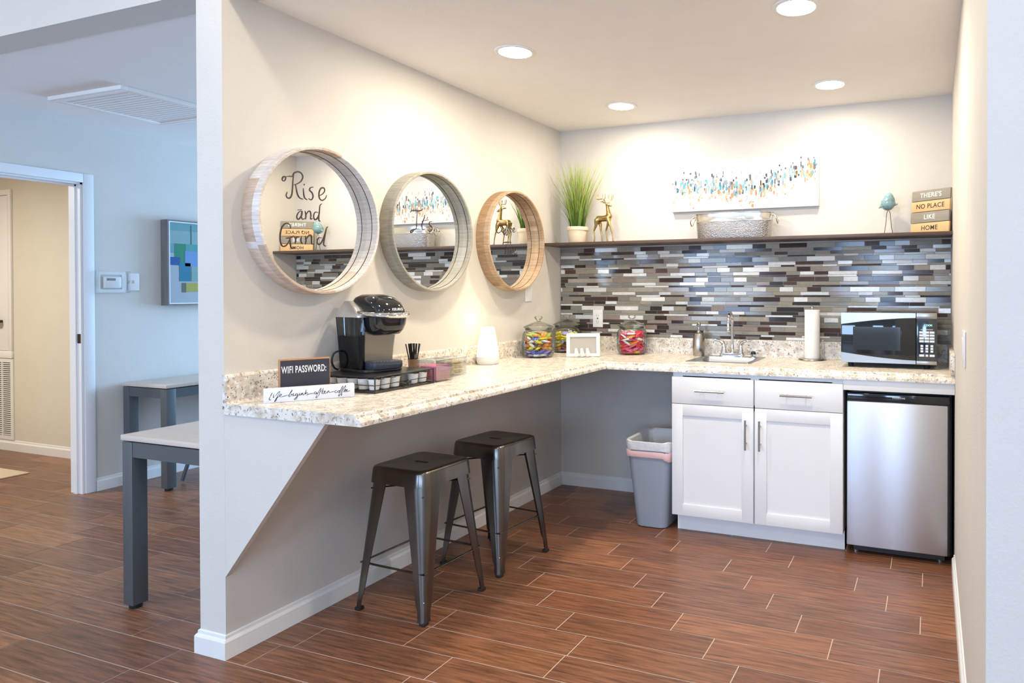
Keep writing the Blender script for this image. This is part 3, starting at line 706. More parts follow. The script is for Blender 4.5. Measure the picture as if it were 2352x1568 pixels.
# ------------------------------------------------------------------ round mirrors
def segment_tones(me_obj, c, cols, seed, n=11):
    rn = random.Random(seed); me = me_obj.data
    at = me.attributes.new('tone', 'FLOAT_COLOR', 'FACE')
    cuts = [sorted(rn.uniform(0, 2*PI) for _ in range(n)) for _ in range(2)]
    pick = [[rn.choice(cols) for _ in range(n+1)] for _ in range(2)]
    for p_ in me.polygons:
        a = math.atan2(p_.center.z+me_obj.parent.location.z-c[1], p_.center.y+me_obj.parent.location.y-c[0]) % (2*PI)
        k = 0 if p_.center.x > .0535 else 1
        i = sum(1 for q in cuts[k] if q < a)
        if i == n: i = 0
        at.data[p_.index].color = (*pick[k][i], 1)
WOODS = {'wash_wood': [(.62, .57, .53), (.66, .62, .59), (.58, .52, .47), (.64, .58, .52), (.60, .48, .38), (.66, .63, .61), (.50, .38, .29)],
         'grey_wood': [(.33, .315, .26), (.36, .34, .285), (.31, .29, .235), (.40, .385, .33)],
         'brown_wood': [(.40, .27, .16), (.45, .31, .19), (.36, .235, .14), (.50, .37, .25), (.42, .30, .20), (.33, .20, .11)]}
def mirror(yc, zc, R_, dep, mat, label, strokes, words):
    t = thing('round_mirror', label, 'mirror', (0, yc, zc-R_))
    f = MB()
    prof = [(R_, .0006), (R_, .0535), (R_, dep-.0025), (R_-.0025, dep), (R_-.010, dep), (R_-.0125, dep-.0025), (R_-.0125, .0535), (R_-.0125, .0006)]
    f.loft([[(h, yc+r*math.cos(2*PI*j/144), zc+r*math.sin(2*PI*j/144)) for j in range(144)] for r, h in prof], closed=True)
    fo = f.build('frame', M[mat], t, angle=30)
    segment_tones(fo, (yc, zc), WOODS[mat], len(words)*3+1)
    # dark seam round the inside of the hoop and the small step that holds the glass
    MB().ring(R_-.0142, R_-.0122, .0525, .0545, (0, yc, zc), bev=.0002).build('inner_seam', M['bronze'], t)
    g = MB(); g.lathe([(0, .012), (R_-.0122, .012), (R_-.0122, .0245), (0, .0245)], (0, yc, zc), 96, axis='x')
    go = g.build('glass', M['mirror'], t, angle=20)
    w = MB()
    for s_ in strokes:
        P = smooth_pts([(.0250, a, b) for a, b in s_], 4); n = len(P)
        if len(s_) == 2 and (Vector((0,)+tuple(s_[0]))-Vector((0,)+tuple(s_[1]))).length < .006: P = [P[0], P[-1]]; rr = [.0032]*2
        else: rr = [.0014+.0018*math.sin(PI*i/(n-1)) for i in range(n)]
        w.tube(P, rr, 8)
    for v in w.bm.verts: v.co.x = .0247+(v.co.x-.0250)*.18+.0005
    w.build(words, M['mark_ink'], go)
    return t
mirror(-2.02, 1.595, .293, .085, 'wash_wood', 'round mirror in whitewashed wood hoop frame reading Rise and Grind', S1, 'rise_and_grind_lettering')
mirror(-1.352, 1.606, .293, .078, 'grey_wood', 'round mirror in grey-green wood hoop frame reading It\'s...', S2, 'its_lettering')
mirror(-.640, 1.609, .293, .085, 'brown_wood', 'round mirror in light brown wood hoop frame reading Coffee Time', S3, 'coffee_time_lettering')

# ------------------------------------------------------------------ canvas on the back wall
cv = thing('canvas_art', 'long white abstract canvas with teal and tan dabs above the shelf', 'painting', (1.28, 0, 1.81))
AX0, AX1, AZ0, AZ1, AY = .818, 1.742, 1.812, 2.122, -.034
b = MB().box(AX0, AX1, AY, -.0006, AZ0, AZ1, .002); rnd = random.Random(5)
pal = [(.05, .24, .30), (.08, .36, .42), (.18, .48, .52), (.30, .56, .60), (.03, .05, .07), (.07, .08, .11), (.14, .15, .19), (.34, .33, .38), (.45, .24, .10), (.60, .38, .22), (.66, .50, .38), (.30, .33, .44), (.10, .26, .38)]
wts = [4, 6, 8, 7, 5, 5, 6, 6, 5, 7, 7, 5, 5]
lay = 0
for i in range(520):
    x_ = rnd.uniform(AX0+.004, AX1-.008); t_ = (x_-AX0)/(AX1-AX0)
    mid = .42+.05*math.sin(t_*9)+(.26*max(0, t_-.62)/.38)
    off = rnd.gauss(0, .15)
    zz = AZ0+(AZ1-AZ0)*(mid+off)
    w_ = rnd.uniform(.005, .014); h_ = rnd.uniform(.014, .036)
    c = rnd.choices(pal, wts)[0]
    if off < -.08: c = rnd.choice([(.62, .42, .26), (.68, .54, .42), (.48, .48, .58), (.48, .28, .13), (.70, .60, .54)])
    if off > .16: c = rnd.choice([(.16, .17, .22), (.48, .46, .50), (.40, .55, .58), (.08, .09, .12), (.64, .55, .52)])
    if abs(off) > .16: h_ *= .7
    z0_, z1_ = max(AZ0+.003, zz-h_/2), min(AZ1-.003, zz+h_/2)
    if z1_-z0_ < .004 or x_+w_ > AX1-.003: continue
    y_ = AY-.0003-lay*.0000012; lay += 1
    k = w_*.3
    b.quadface([(x_, y_, z0_+k), (x_+w_*.5, y_, z0_), (x_+w_, y_, z0_+k), (x_+w_, y_, z1_-k), (x_+w_*.5, y_, z1_), (x_, y_, z1_-k)], c, 1)
b.build('canvas', [M['canvas'], M['stroke']], cv, smooth=False)

# ------------------------------------------------------------------ framed abstract painting in the side room
pa = thing('framed_painting', 'abstract painting of blue and green blocks in deep grey frame, side room', 'painting', (XL, -.50, 1.21))
PX = -2.716; PY0, PY1, PZ0, PZ1 = -.806, -.196, 1.216, 1.828
b = MB()
for a_ in ((PY0, PY0+.010, PZ0, PZ1), (PY1-.010, PY1, PZ0, PZ1), (PY0+.010, PY1-.010, PZ0, PZ0+.010), (PY0+.010, PY1-.010, PZ1-.010, PZ1)): b.box(XL+.0006, PX, *a_)
b.build('frame', pm('weathered_grey_frame', (.16, .15, .14), .6, noise=.4, nscale=30, stretch=(1, 1, .1)), pa, smooth=False)
b = MB()
for a_ in ((PY0+.010, PY0+.017, PZ0+.010, PZ1-.010), (PY1-.017, PY1-.010, PZ0+.010, PZ1-.010), (PY0+.017, PY1-.017, PZ0+.010, PZ0+.017), (PY0+.017, PY1-.017, PZ1-.017, PZ1-.010)): b.box(PX-.012, PX-.001, *a_)
b.build('white_liner', M['white_trim'], pa, smooth=False)
b = MB().box(PX-.014, PX-.0101, PY0+.012, PY1-.012, PZ0+.012, PZ1-.012, mi=1); bx = PX-.010
def blk(u0, u1, v0, v1, c, k):
    y0_, y1_ = PY0+.017+u0*.576, PY0+.017+u1*.576; z0_, z1_ = PZ0+.017+v0*.578, PZ0+.017+v1*.578
    b.quadface([(bx+k*.0004, y0_, z0_), (bx+k*.0004, y1_, z0_), (bx+k*.0004, y1_, z1_), (bx+k*.0004, y0_, z1_)], tuple(.6*q for q in c))
blk(0, 1, 0, 1, (.55, .62, .66), 0); blk(0, 1, .62, 1, (.22, .47, .50), 1); blk(0, .5, .74, .9, (.35, .56, .55), 2)
blk(.06, .22, .50, .74, (.05, .33, .20), 2); blk(.20, .36, .64, .74, (.12, .45, .45), 3); blk(.19, .35, .46, .65, (.22, .42, .75), 4)
blk(0, .13, .47, .57, (.03, .13, .42), 3); blk(.12, .26, .27, .50, (.03, .27, .42), 4); blk(.36, .55, .46, .58, (.42, .48, .75), 5)
blk(.38, .58, .24, .46, (.04, .14, .50), 5); blk(.36, .48, .24, .34, (.02, .05, .12), 6); blk(.55, .78, .40, .62, (.16, .48, .42), 3)
blk(.15, .20, .13, .25, (.18, .20, .16), 5); blk(.20, .36, .14, .25, (.55, .52, .10), 6); blk(.27, .36, .27, .46, (.30, .52, .48), 5)
blk(.26, .275, .74, .98, (.05, .22, .20), 3); blk(.46, .475, .08, .24, (.10, .25, .42), 3); blk(.60, .80, .16, .40, (.50, .60, .75), 4); blk(.66, .9, .60, .75, (.10, .35, .50), 3)
b.build('painted_panel', [M['stroke'], M['canvas']], pa, smooth=False)

# ------------------------------------------------------------------ thermostat, lock box, switch plate in the side room
t = thing('thermostat', 'white thermostat with grey display by the side room doorway', 'thermostat', (XL, -1.125, 1.34))
MB().box(XL+.0006, XL+.026, -1.175, -1.075, 1.337, 1.415, .006).build('body', M['white_plastic'], t)
MB().box(XL+.025, XL+.0268, -1.165, -1.112, 1.388, 1.404).build('display', M['lcd'], t)
for i in range(3): MB().box(XL+.025, XL+.0272, -1.16+i*.02, -1.148+i*.02, 1.353, 1.360).build('button', M['white_plastic'], t)
gd = thing('thermostat_guard', 'clear locking plastic cover over the thermostat', 'cover', (XL, -1.135, 1.305))
b = MB()
b.box(XL+.0006, XL+.006, -1.2255, -1.035, 1.3055, 1.330).box(XL+.0006, XL+.006, -1.2255, -1.035, 1.428, 1.4525).box(XL+.0006, XL+.006, -1.2255, -1.19, 1.330, 1.428).box(XL+.0006, XL+.006, -1.062, -1.035, 1.330, 1.428)
b.build('base_frame', M['white_plastic'], gd)
b = MB(); b.box(XL+.05, XL+.053, -1.2235, -1.037, 1.3075, 1.4505, .001).box(XL+.006, XL+.05, -1.2235, -1.221, 1.3075, 1.4505).box(XL+.006, XL+.05, -1.039, -1.037, 1.3075, 1.4505).box(XL+.006, XL+.05, -1.221, -1.039, 1.448, 1.4505).box(XL+.006, XL+.05, -1.221, -1.039, 1.3075, 1.310)
b.build('cover', thin_glass('hazy_cover', (.98, .985, .985), .08, .3), gd)
MB().lathe([(0, .0), (.009, 0), (.009, .008), (0, .009)], (XL+.053, -1.046, 1.379), 16, axis='x').build('lock', M['nickel'], gd)
t = thing('light_switch', 'white switch plate right of the thermostat in the side room', 'light switch', (XL, -.985, 1.32))
MB().box(XL+.0006, XL+.007, -1.022, -.952, 1.322, 1.440, .002).build('plate', M['white_plastic'], t)
MB().box(XL+.006, XL+.017, -.992, -.982, 1.372, 1.392, .002).build('toggle', M['white_plastic'], t)

# ------------------------------------------------------------------ shelf items
SZ = SHZ+.0004
# potted grass
pl = thing('potted_grass', 'tall green artificial grass in a cream pot at the shelf\'s left end', 'plant', (.2115, -.150, SZ))
pc = (.2115, -.150, 0)
MB().lathe([(0, SZ), (.052, SZ), (.056, SZ+.006), (.064, SZ+.070), (.066, SZ+.078), (.070, SZ+.080), (.071, SZ+.098), (.066, SZ+.102), (.062, SZ+.098), (.060, SZ+.085), (0, SZ+.083)], pc, 36).build('pot', M['pot'], pl)
b = MB(); rnd = random.Random(3)
for i in range(330):
    a = rnd.uniform(0, 2*PI); r0 = rnd.uniform(0, .045); x_ = pc[0]+r0*math.cos(a); y_ = pc[1]+r0*math.sin(a)
    tall = rnd.random() < .5
    L = rnd.uniform(.33, .49) if tall else rnd.uniform(.16, .32)
    sp_ = rnd.gauss(0, .12)+ (r0/.045)*.30*math.cos(a)*(1.0 if not tall else .6)
    spy = rnd.gauss(0, .05)+(r0/.045)*.10*math.sin(a)
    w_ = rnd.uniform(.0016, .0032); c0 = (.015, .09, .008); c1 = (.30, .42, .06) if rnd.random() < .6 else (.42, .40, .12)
    prev = None; n = 6
    for j in range(n+1):
        t_ = j/n; bend = t_**1.7
        px_ = x_+L*sp_*bend*1.1+L*sp_*.35*t_; py_ = y_+L*spy*bend*1.2; pz_ = SZ+.08+L*t_*(1-.18*abs(sp_)*t_)
        px_ = min(max(px_, .008), .40); py_ = min(max(py_, -.235), -.004)
        ww = w_*(1-t_)**.6+.0002; th_ = a*3
        dx, dy = ww*math.cos(th_), ww*math.sin(th_)
        cur = ((px_-dx, py_-dy, pz_), (px_+dx, py_+dy, pz_))
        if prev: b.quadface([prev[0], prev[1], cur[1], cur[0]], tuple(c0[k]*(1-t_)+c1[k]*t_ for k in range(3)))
        prev = cur
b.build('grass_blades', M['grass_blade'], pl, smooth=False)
MB().lathe([(0, SZ+.0832), (.0595, SZ+.0832), (.055, SZ+.088), (0, SZ+.090)], pc, 24).build('moss', M['soil'], pl)
# deer
DX, DYY = .4024, -.150
dr = thing('deer_figurine', 'standing antique gold deer figurine with branching antlers beside the grass', 'figurine', (DX, DYY, SZ))
def dp(u, v, dy=0.):
    """u, v: measured along and up the figure"""
    return (DX+u, DYY+dy, SZ+v)
ch = []
ch.append([(dp(-.045, .135), .019), (dp(-.035, .150), .0215), (dp(-.005, .150), .0195), (dp(.028, .153), .023), (dp(.038, .165), .019)])
ch.append([(dp(.034, .165), .019), (dp(.030, .195), .0135), (dp(.024, .222), .0105), (dp(.024, .236), .0105)])
ch.append([(dp(.024, .238), .0125), (dp(.036, .236), .0095), (dp(.049, .230), .0062)])
for s_ in (-1, 1): ch.append([(dp(.018, .246, s_*.008), .004), (dp(.004, .252, s_*.021), .0055), (dp(-.004, .254, s_*.030), .002)])
ch.append([(dp(-.050, .140), .012), (dp(-.064, .146), .005)])
def leg(P): ch.append(P)
leg([(dp(.034, .140, -.012), .013), (dp(.048, .105, -.013), .0075), (dp(.060, .070, -.014), .0055), (dp(.066, .035, -.014), .0042), (dp(.070, .006, -.014), .0050)])
leg([(dp(.030, .140, .012), .012), (dp(.018, .105, .013), .0075), (dp(.006, .072, .014), .0055), (dp(.012, .035, .014), .0042), (dp(.016, .006, .014), .0050)])
leg([(dp(-.046, .138, -.013), .0165), (dp(-.052, .105, -.014), .0095), (dp(-.066, .072, -.015), .0062), (dp(-.060, .036, -.015), .0045), (dp(-.062, .006, -.015), .0052)])
leg([(dp(-.040, .135, .013), .0155), (dp(-.030, .102, .014), .0090), (dp(-.030, .070, .015), .006), (dp(-.024, .036, .015), .0045), (dp(-.022, .006, .015), .0052)])
organic('body', ch, M['gold'], dr, voxel=.0028, it=3)
b = MB()
for P_, r_ in (([(.018, .246, -.006), (.010, .262, -.012), (.003, .274, -.018), (-.012, .272, -.024), (-.026, .270, -.028), (-.040, .278, -.030), (-.042, .302, -.030)], .0027),
               ([(.003, .274, -.018), (-.002, .286, -.018), (-.001, .304, -.018)], .0019), ([(-.026, .270, -.028), (-.032, .284, -.028), (-.032, .300, -.028)], .0018), ([(.006, .268, -.016), (.014, .280, -.012), (.012, .303, -.012)], .0018), ([(.010, .262, -.012), (-.006, .258, -.016), (-.018, .255, -.018)], .0019),
               ([(.029, .246, .006), (.034, .258, .012), (.031, .271, .016), (.042, .269, .020), (.051, .277, .022), (.055, .302, .022)], .0027),
               ([(.031, .271, .016), (.024, .284, .016), (.026, .305, .016)], .0018), ([(.044, .270, .020), (.043, .284, .020), (.046, .300, .020)], .0018)):
    b.tube(smooth_pts([dp(u, v, w) for u, v, w in P_]), r_, 8)
b.build('antlers', M['gold'], dr)
# galvanised tub
TX, TY = 1.2521, -.120
tb_ = thing('galvanised_tub', 'oval galvanised steel tub with loop handles below the canvas', 'tub', (TX, TY, SZ))
def oval(rx, ry, z, n=56, sq=2.6):
    L = []
    for j in range(n):
        a = 2*PI*j/n; c_, s_ = math.cos(a), math.sin(a)
        L.append((TX+rx*math.copysign(abs(c_)**(2/sq), c_), TY+ry*math.copysign(abs(s_)**(2/sq), s_), z))
    return L
TR = SZ+.150
lo = [oval(.222, .078, SZ), oval(.226, .081, SZ+.004), oval(.233, .086, SZ+.095), oval(.2365, .0875, SZ+.098), oval(.2365, .0875, SZ+.103), oval(.2345, .0865, SZ+.106), oval(.240, .090, SZ+.144), oval(.244, .093, SZ+.147), oval(.244, .093, TR), oval(.239, .089, TR), oval(.236, .086, SZ+.14), oval(.222, .076, SZ+.006), oval(.05, .02, SZ+.004)]
b = MB(); b.loft(lo, cap=True)
for f in b.bm.faces:
    zc_ = f.calc_center_median().z
    if zc_ < SZ+.0955 and (Vector((f.calc_center_median().x-TX, 0, 0)).length > .0): f.material_index = 1
b.build('tub_body', [M['galv'], M['galv_ham']], tb_)
for s_ in (-1, 1):
    h = MB(); hx = TX+s_*.240
    h.ball((hx+s_*.004, TY-.03, SZ+.132), .006, u=10, v=8); h.ball((hx+s_*.004, TY+.03, SZ+.132), .006, u=10, v=8)
    h.tube(smooth_pts([(hx+s_*.008, TY-.03, SZ+.132), (hx+s_*.024, TY-.032, SZ+.110), (hx+s_*.026, TY-.012, SZ+.086), (hx+s_*.026, TY+.012, SZ+.086), (hx+s_*.024, TY+.032, SZ+.110), (hx+s_*.008, TY+.03, SZ+.132)]), .0032, 10)
    h.build('handle', M['galv'], tb_)
# bird
BX, BY = 2.1365, -.095
bd = thing('bird_figurine', 'round teal glazed bird figurine standing on two long wire legs', 'figurine', (BX, BY, SZ))
bz = SZ+.176
b_ch = [[((BX-.004, BY, bz-.004), .040), ((BX+.002, BY, bz+.012), .034), ((BX+.002, BY-.004, bz+.030), .026)],
        [((BX+.022, BY-.004, bz-.004), .016), ((BX+.040, BY-.006, bz-.012), .006), ((BX+.052, BY-.008, bz-.008), .0025)],
        [((BX-.026, BY, bz-.012), .018), ((BX-.044, BY+.002, bz-.020), .007), ((BX-.052, BY+.003, bz-.026), .0035)]]
organic('body', b_ch, M['ceramic_blue'], bd, voxel=.003)
for s_ in (-1, 1):
    MB().tube(smooth_pts([(BX+s_*.002, BY, bz-.044), (BX+s_*.009, BY, bz-.058), (BX+s_*.014, BY, SZ+.06), (BX+s_*.023, BY, SZ+.0025), (BX+s_*.023, BY-.018, SZ+.002)]), .0016, 8).build('leg', M['dark_wire'], bd)
# stacked plank sign
sg = thing('plank_sign', 'leaning four-plank wooden sign reading There\'s No Place Like Home', 'sign', (2.352, -.097, SZ), R(-33))
tilt = Matrix.Rotation(R(-5), 4, 'X')
words = ["THERE'S", 'NO PLACE', 'LIKE', 'HOME']
for i, w_ in enumerate(words):
    z1_ = .240-i*.0605; z0_ = z1_-.0585
    dx = (.0, -.001, -.002, .001)[i]
    p_ = MB().box(-.117+dx, .117+dx, -.009, .005, z0_+.001, z1_, .0012, mat=tilt).build('plank', M['plank_grey'] if i % 2 == 0 else M['plank_tan'], sg, local=True)
    up = (tilt @ Vector((0, 0, 1, 0))).to_3d(); org = (tilt @ Vector((dx, -.0093, (z0_+z1_)/2, 1))).to_3d()
    lettering('lettering', w_, .036, org, (1, 0, 0), up, M['paint_white'] if i % 2 == 0 else M['mark_ink'], p_, sx=.95, local=True, bold=.0004, spacing=1.08)
MB().box(-.09, -.06, .0055, .016, .001, .232, .001, mat=tilt).box(.06, .09, .0055, .016, .001, .232, .001, mat=tilt).build('back_batten', M['plank_tan'], sg, local=True)

# ------------------------------------------------------------------ countertop items
CZ = .9146
# glass candy jars
def candy_jar(x_, y_, s, label):
    t = thing('candy_jar', label, 'jar', (x_, y_, CZ))
    pr = [(0, CZ+.004), (.060, CZ+.004), (.078, CZ+.0005), (.085, CZ+.004), (.094, CZ+.020), (.100, CZ+.05), (.1015, CZ+.11), (.099, CZ+.145), (.090, CZ+.162), (.082, CZ+.168), (.083, CZ+.176), (.086, CZ+.179), (.083, CZ+.181)]
    MB().lathe([(r*s, CZ+(h-CZ)*s) for r, h in pr], (x_, y_, 0), 56, mat=None).build('jar_body', M['glass'], t)
    MB().lathe([(r*s, CZ+h*s) for r, h in [(.0775, .172), (.0825, .180), (.0825, .184), (.094, .1865), (.095, .190), (.085, .196), (.060, .207), (.035, .217), (.018, .222), (.012, .226), (.0125, .232), (.022, .240), (.026, .248), (.022, .257), (0, .259)]], (x_, y_, 0), 48).build('lid', M['glass'], t)
    return t
JS = .965
jars = [(.136, -.505, JS, 'clear glass candy jar of mixed candy nearest the white diffuser', 'mix'), (.124, -.140, .955, 'clear glass candy jar in the corner behind the white picture frame', 'gold'), (.5885, -.134, .955, 'clear glass jar of red, white and pink candy before the mosaic tile', 'red')]
cm = {}
def cmat(n, c): cm[n] = pm('candy_wrap_'+n, c, .25, noise=.35, nscale=60, spec=.6, coat=.4)
for n, c in {'blue': (.10, .13, .55), 'yellow': (.85, .66, .03), 'orange': (.80, .27, .05), 'red': (.75, .04, .07), 'white': (.82, .82, .80), 'pink': (.82, .16, .32), 'brown': (.22, .08, .04), 'green': (.45, .60, .12), 'lilac': (.45, .38, .70)}.items(): cmat(n, c)
def candy_proto():
    b = MB(); b.box(-.017, .017, -.0105, .0105, -.008, .008, .005, 3)
    for s_ in (-1, 1):
        b.loft([[(s_*.0155, a_*.003, c_*.003) for a_, c_ in ((-1, -1), (1, -1), (1, 1), (-1, 1))], [(s_*.0185, a_*.003, c_*.002) for a_, c_ in ((-1, -1), (1, -1), (1, 1), (-1, 1))], [(s_*.028, a_*.010, c_*.0012) for a_, c_ in ((-1, -1), (1, -1), (1, 1), (-1, 1))]])
    return b
def bar_proto():
    b = MB(); b.box(-.024, .024, -.012, .012, -.0055, .0055, .004, 2)
    for s_ in (-1, 1): b.box(s_*.0285-.005, s_*.0285+.005, -.012, .012, -.001, .001)
    return b
def disc_proto():
    b = MB(); b.lathe([(0, -.0065), (.013, -.006), (.0155, 0), (.013, .006), (0, .0065)], (0, 0, 0), 18)
    for s_ in (-1, 1): b.loft([[(s_*.0145, a_*.002, c_*.002) for a_, c_ in ((-1, -1), (1, -1), (1, 1), (-1, 1))], [(s_*.026, a_*.010, c_*.001) for a_, c_ in ((-1, -1), (1, -1), (1, 1), (-1, 1))]])
    return b
PROTO = {}
def proto_mesh(kind, colr):
    k = (kind, colr)
    if k not in PROTO:
        b = {'twist': candy_proto, 'bar': bar_proto, 'disc': disc_proto}[kind]()
        me = D.meshes.new('candy'); b.bm.to_mesh(me); b.bm.free(); me.materials.append(cm[colr])
        me.polygons.foreach_set('use_smooth', [True]*len(me.polygons)); me.set_sharp_from_angle(angle=R(38)); PROTO[k] = me
    return PROTO[k]
schemes = {'mix': ([('blue', 5), ('lilac', 2), ('white', 3)], [('yellow', 4), ('orange', 4), ('white', 3), ('red', 2), ('blue', 1), ('brown', 2), ('green', 2)]),
           'gold': ([('brown', 3), ('orange', 3), ('yellow', 2), ('lilac', 1)], [('yellow', 6), ('green', 2), ('white', 2), ('brown', 1), ('lilac', 2)]),
           'red': ([('pink', 6), ('red', 3), ('yellow', 1)], [('red', 5), ('white', 5), ('orange', 2), ('pink', 2)])}
where = {'mix': 'in the jar nearest the diffuser', 'gold': 'in the corner jar behind the picture frame', 'red': 'in the jar in front of the mosaic tile'}
for x_, y_, s, lb, sch in jars:
    candy_jar(x_, y_, s, lb)
    rnd = random.Random(hash(sch) % 1 + len(sch)*17)
    lo_, hi_ = schemes[sch]; s = s*(.93 if sch == 'gold' else 1)
    zz = CZ+.016*s; li = 0
    while zz < CZ+.150*s:
        for ring, cnt in ((.071, 9), (.037, 4), (0, 1)):
            if li > 0 and ring == 0 and zz < CZ+.10: continue
            ph = rnd.uniform(0, 2*PI)
            for j in range(cnt):
                a = ph+2*PI*j/cnt; pool = lo_ if zz < CZ+.045 else hi_
                colr = rnd.choices([p[0] for p in pool], [p[1] for p in pool])[0]
                kind = rnd.choice(['twist', 'disc', 'bar'] if sch != 'red' else ['bar', 'bar', 'twist'])
                rr_ = (ring-(.010 if zz < CZ+.03 else .004))*s
                o = D.objects.new('wrapped_candy', proto_mesh(kind, colr)); COL.objects.link(o)
                o.location = (x_+rr_*math.cos(a), y_+rr_*math.sin(a), zz+rnd.uniform(-.001, .003))
                q_ = .15 if zz < CZ+.03 else 1.5
                o.rotation_euler = (q_*rnd.uniform(-.5, .5), q_*rnd.uniform(-.35, .35), a+PI/2+rnd.uniform(-.3, .3))
                tag(o, colr+' wrapped candy '+where[sch], 'candy', colr+' candies '+where[sch])
        zz += .0205*s; li += 1
# white picture frame with three birds
pf = thing('picture_frame', 'small white tabletop picture frame with three white birds along its base', 'picture frame', (.3835, -.400, CZ), R(27.8))
FW, FHh = .101, .143
b = MB(); lean = Matrix.Rotation(R(-6), 4, 'X')
for a_ in ((-FW, -FW+.022, .0012, FHh), (FW-.022, FW, .0012, FHh), (-FW+.022, FW-.022, .0012, .020), (-FW+.022, FW-.022, FHh-.022, FHh)): b.box(a_[0], a_[1], -.008, .008, a_[2], a_[3], .0015, mat=lean)
b.build('frame', M['white_frame'], pf, local=True)
MB().box(-FW+.02, FW-.02, .002, .006, .018, FHh-.02, mat=lean).build('photo_mat', M['grey_mat'], pf, local=True)
MB().box(-.02, .02, .030, .034, 0.008, .10, .001, mat=Matrix.Translation((0, .012, .004)) @ Matrix.Rotation(R(12), 4, 'X')).build('easel_back', M['white_frame'], pf, local=True)
for i in range(3):
    bx_ = -.040+i*.034
    organic('bird', [[((bx_, -.022, .022), .0135), ((bx_-.002, -.022, .038), .0105)], [((bx_-.002, -.022, .048), .0085), ((bx_-.010, -.026, .049), .003)], [((bx_+.006, -.021, .016), .010), ((bx_+.017, -.019, .007), .0035)], [((bx_-.003, -.024, .012), .004), ((bx_-.005, -.026, .006), .0045)], [((bx_+.004, -.024, .012), .004), ((bx_+.004, -.027, .006), .0045)]], M['white_ceramic'], pf, voxel=.0022, local=True)
# diffuser
df = thing('aroma_diffuser', 'white cone-shaped aroma diffuser glowing warmly against the left wall', 'diffuser', (.086, -.945, CZ))
c_ = (.086, -.945, 0)
MB().lathe([(0, CZ), (.050, CZ), (.056, CZ+.005), (.060, CZ+.020), (.0605, CZ+.042), (0, CZ+.042)], c_, 48).build('base', M['white_plastic'], df)
MB().lathe([(0, CZ+.0425), (.0600, CZ+.0425), (.0585, CZ+.062), (.052, CZ+.110), (.043, CZ+.160), (.037, CZ+.196), (.033, CZ+.203), (.012, CZ+.2035), (.010, CZ+.198), (0, CZ+.198)], c_, 48).build('cone_cover', M['diffuser_glow'], df)
tag(MB().tube(smooth_pts([(.033, -.990, CZ+.012), (.032, -1.03, CZ+.030), (.032, -1.08, CZ+.045), (.032, -1.13, CZ+.032), (.032, -1.19, CZ+.006), (.032, -1.30, CZ+.0034), (.034, -1.42, CZ+.0034)]), .0026, 8).build('power_cord', M['white_plastic']), 'thin white cord running along the backsplash from the diffuser', 'cord')
# sweetener boxes
def glass_box(nm, lb, x0_, x1_, y0_, y1_, h):
    t = thing(nm, lb, 'container', ((x0_+x1_)/2, (y0_+y1_)/2, CZ)); w_ = .0025
    MB().box(x0_, x1_, y0_, y1_, CZ, CZ+.006, .001).box(x0_, x1_, y0_, y0_+w_, CZ+.006, CZ+h).box(x0_, x1_, y1_-w_, y1_, CZ+.006, CZ+h).box(x0_, x0_+w_, y0_+w_, y1_-w_, CZ+.006, CZ+h).box(x1_-w_, x1_, y0_+w_, y1_-w_, CZ+.006, CZ+h).build('glass_box', M['acrylic'], t, smooth=False)
    MB().box(x0_, x1_, y0_, y0_+w_, CZ+h, CZ+h+.0015).box(x0_, x1_, y1_-w_, y1_, CZ+h, CZ+h+.0015).box(x0_, x0_+w_, y0_+w_, y1_-w_, CZ+h, CZ+h+.0015).box(x1_-w_, x1_, y0_+w_, y1_-w_, CZ+h, CZ+h+.0015).build('rim', M['white_ceramic'], t, smooth=False)
    return t
glass_box('packet_box', 'clear box of pink sweetener packets at the right end of the wire drawer', .238, .342, -1.672, -1.56, .098)
glass_box('creamer_box', 'clear box of tan and yellow sweeteners right of the pink packets', .176, .274, -1.475, -1.372, .088)
rnd = random.Random(9)
pk = MB().box(-.044, .044, -.0012, .0012, 0, .062, .0008).build('sweetener_packet', M['pink_paper'], None, local=True); tag(pk, 'pink sweetener packet standing in the clear box', 'packet', 'pink packets in the clear box')
for i in range(16):
    o = pk if i == 0 else pk.copy()
    if i: COL.objects.link(o)
    o.location = (.290, -1.660+i*.0058, CZ+.0075); o.rotation_euler = (rnd.uniform(-.03, .03), rnd.uniform(-.02, .02), rnd.uniform(-.02, .02))
pk = MB().box(-.016, .016, -.010, .010, -.008, .008, .005, 3).build('sugar_cube_packet', M['yellow_paper'], None, local=True); tag(pk, 'tan wrapped sweetener in the clear box', 'packet', 'tan sweeteners in the clear box')
k = 0
for zz in range(3):
    for a_ in range(2):
        for c2 in range(3):
            o = pk if k == 0 else pk.copy()
            if k: COL.objects.link(o)
            o.location = (.203+a_*.043, -1.452+c2*.028, CZ+.018+zz*.021); o.rotation_euler = (rnd.uniform(-.25, .25), rnd.uniform(-.25, .25), rnd.uniform(-.35, .35)); k += 1
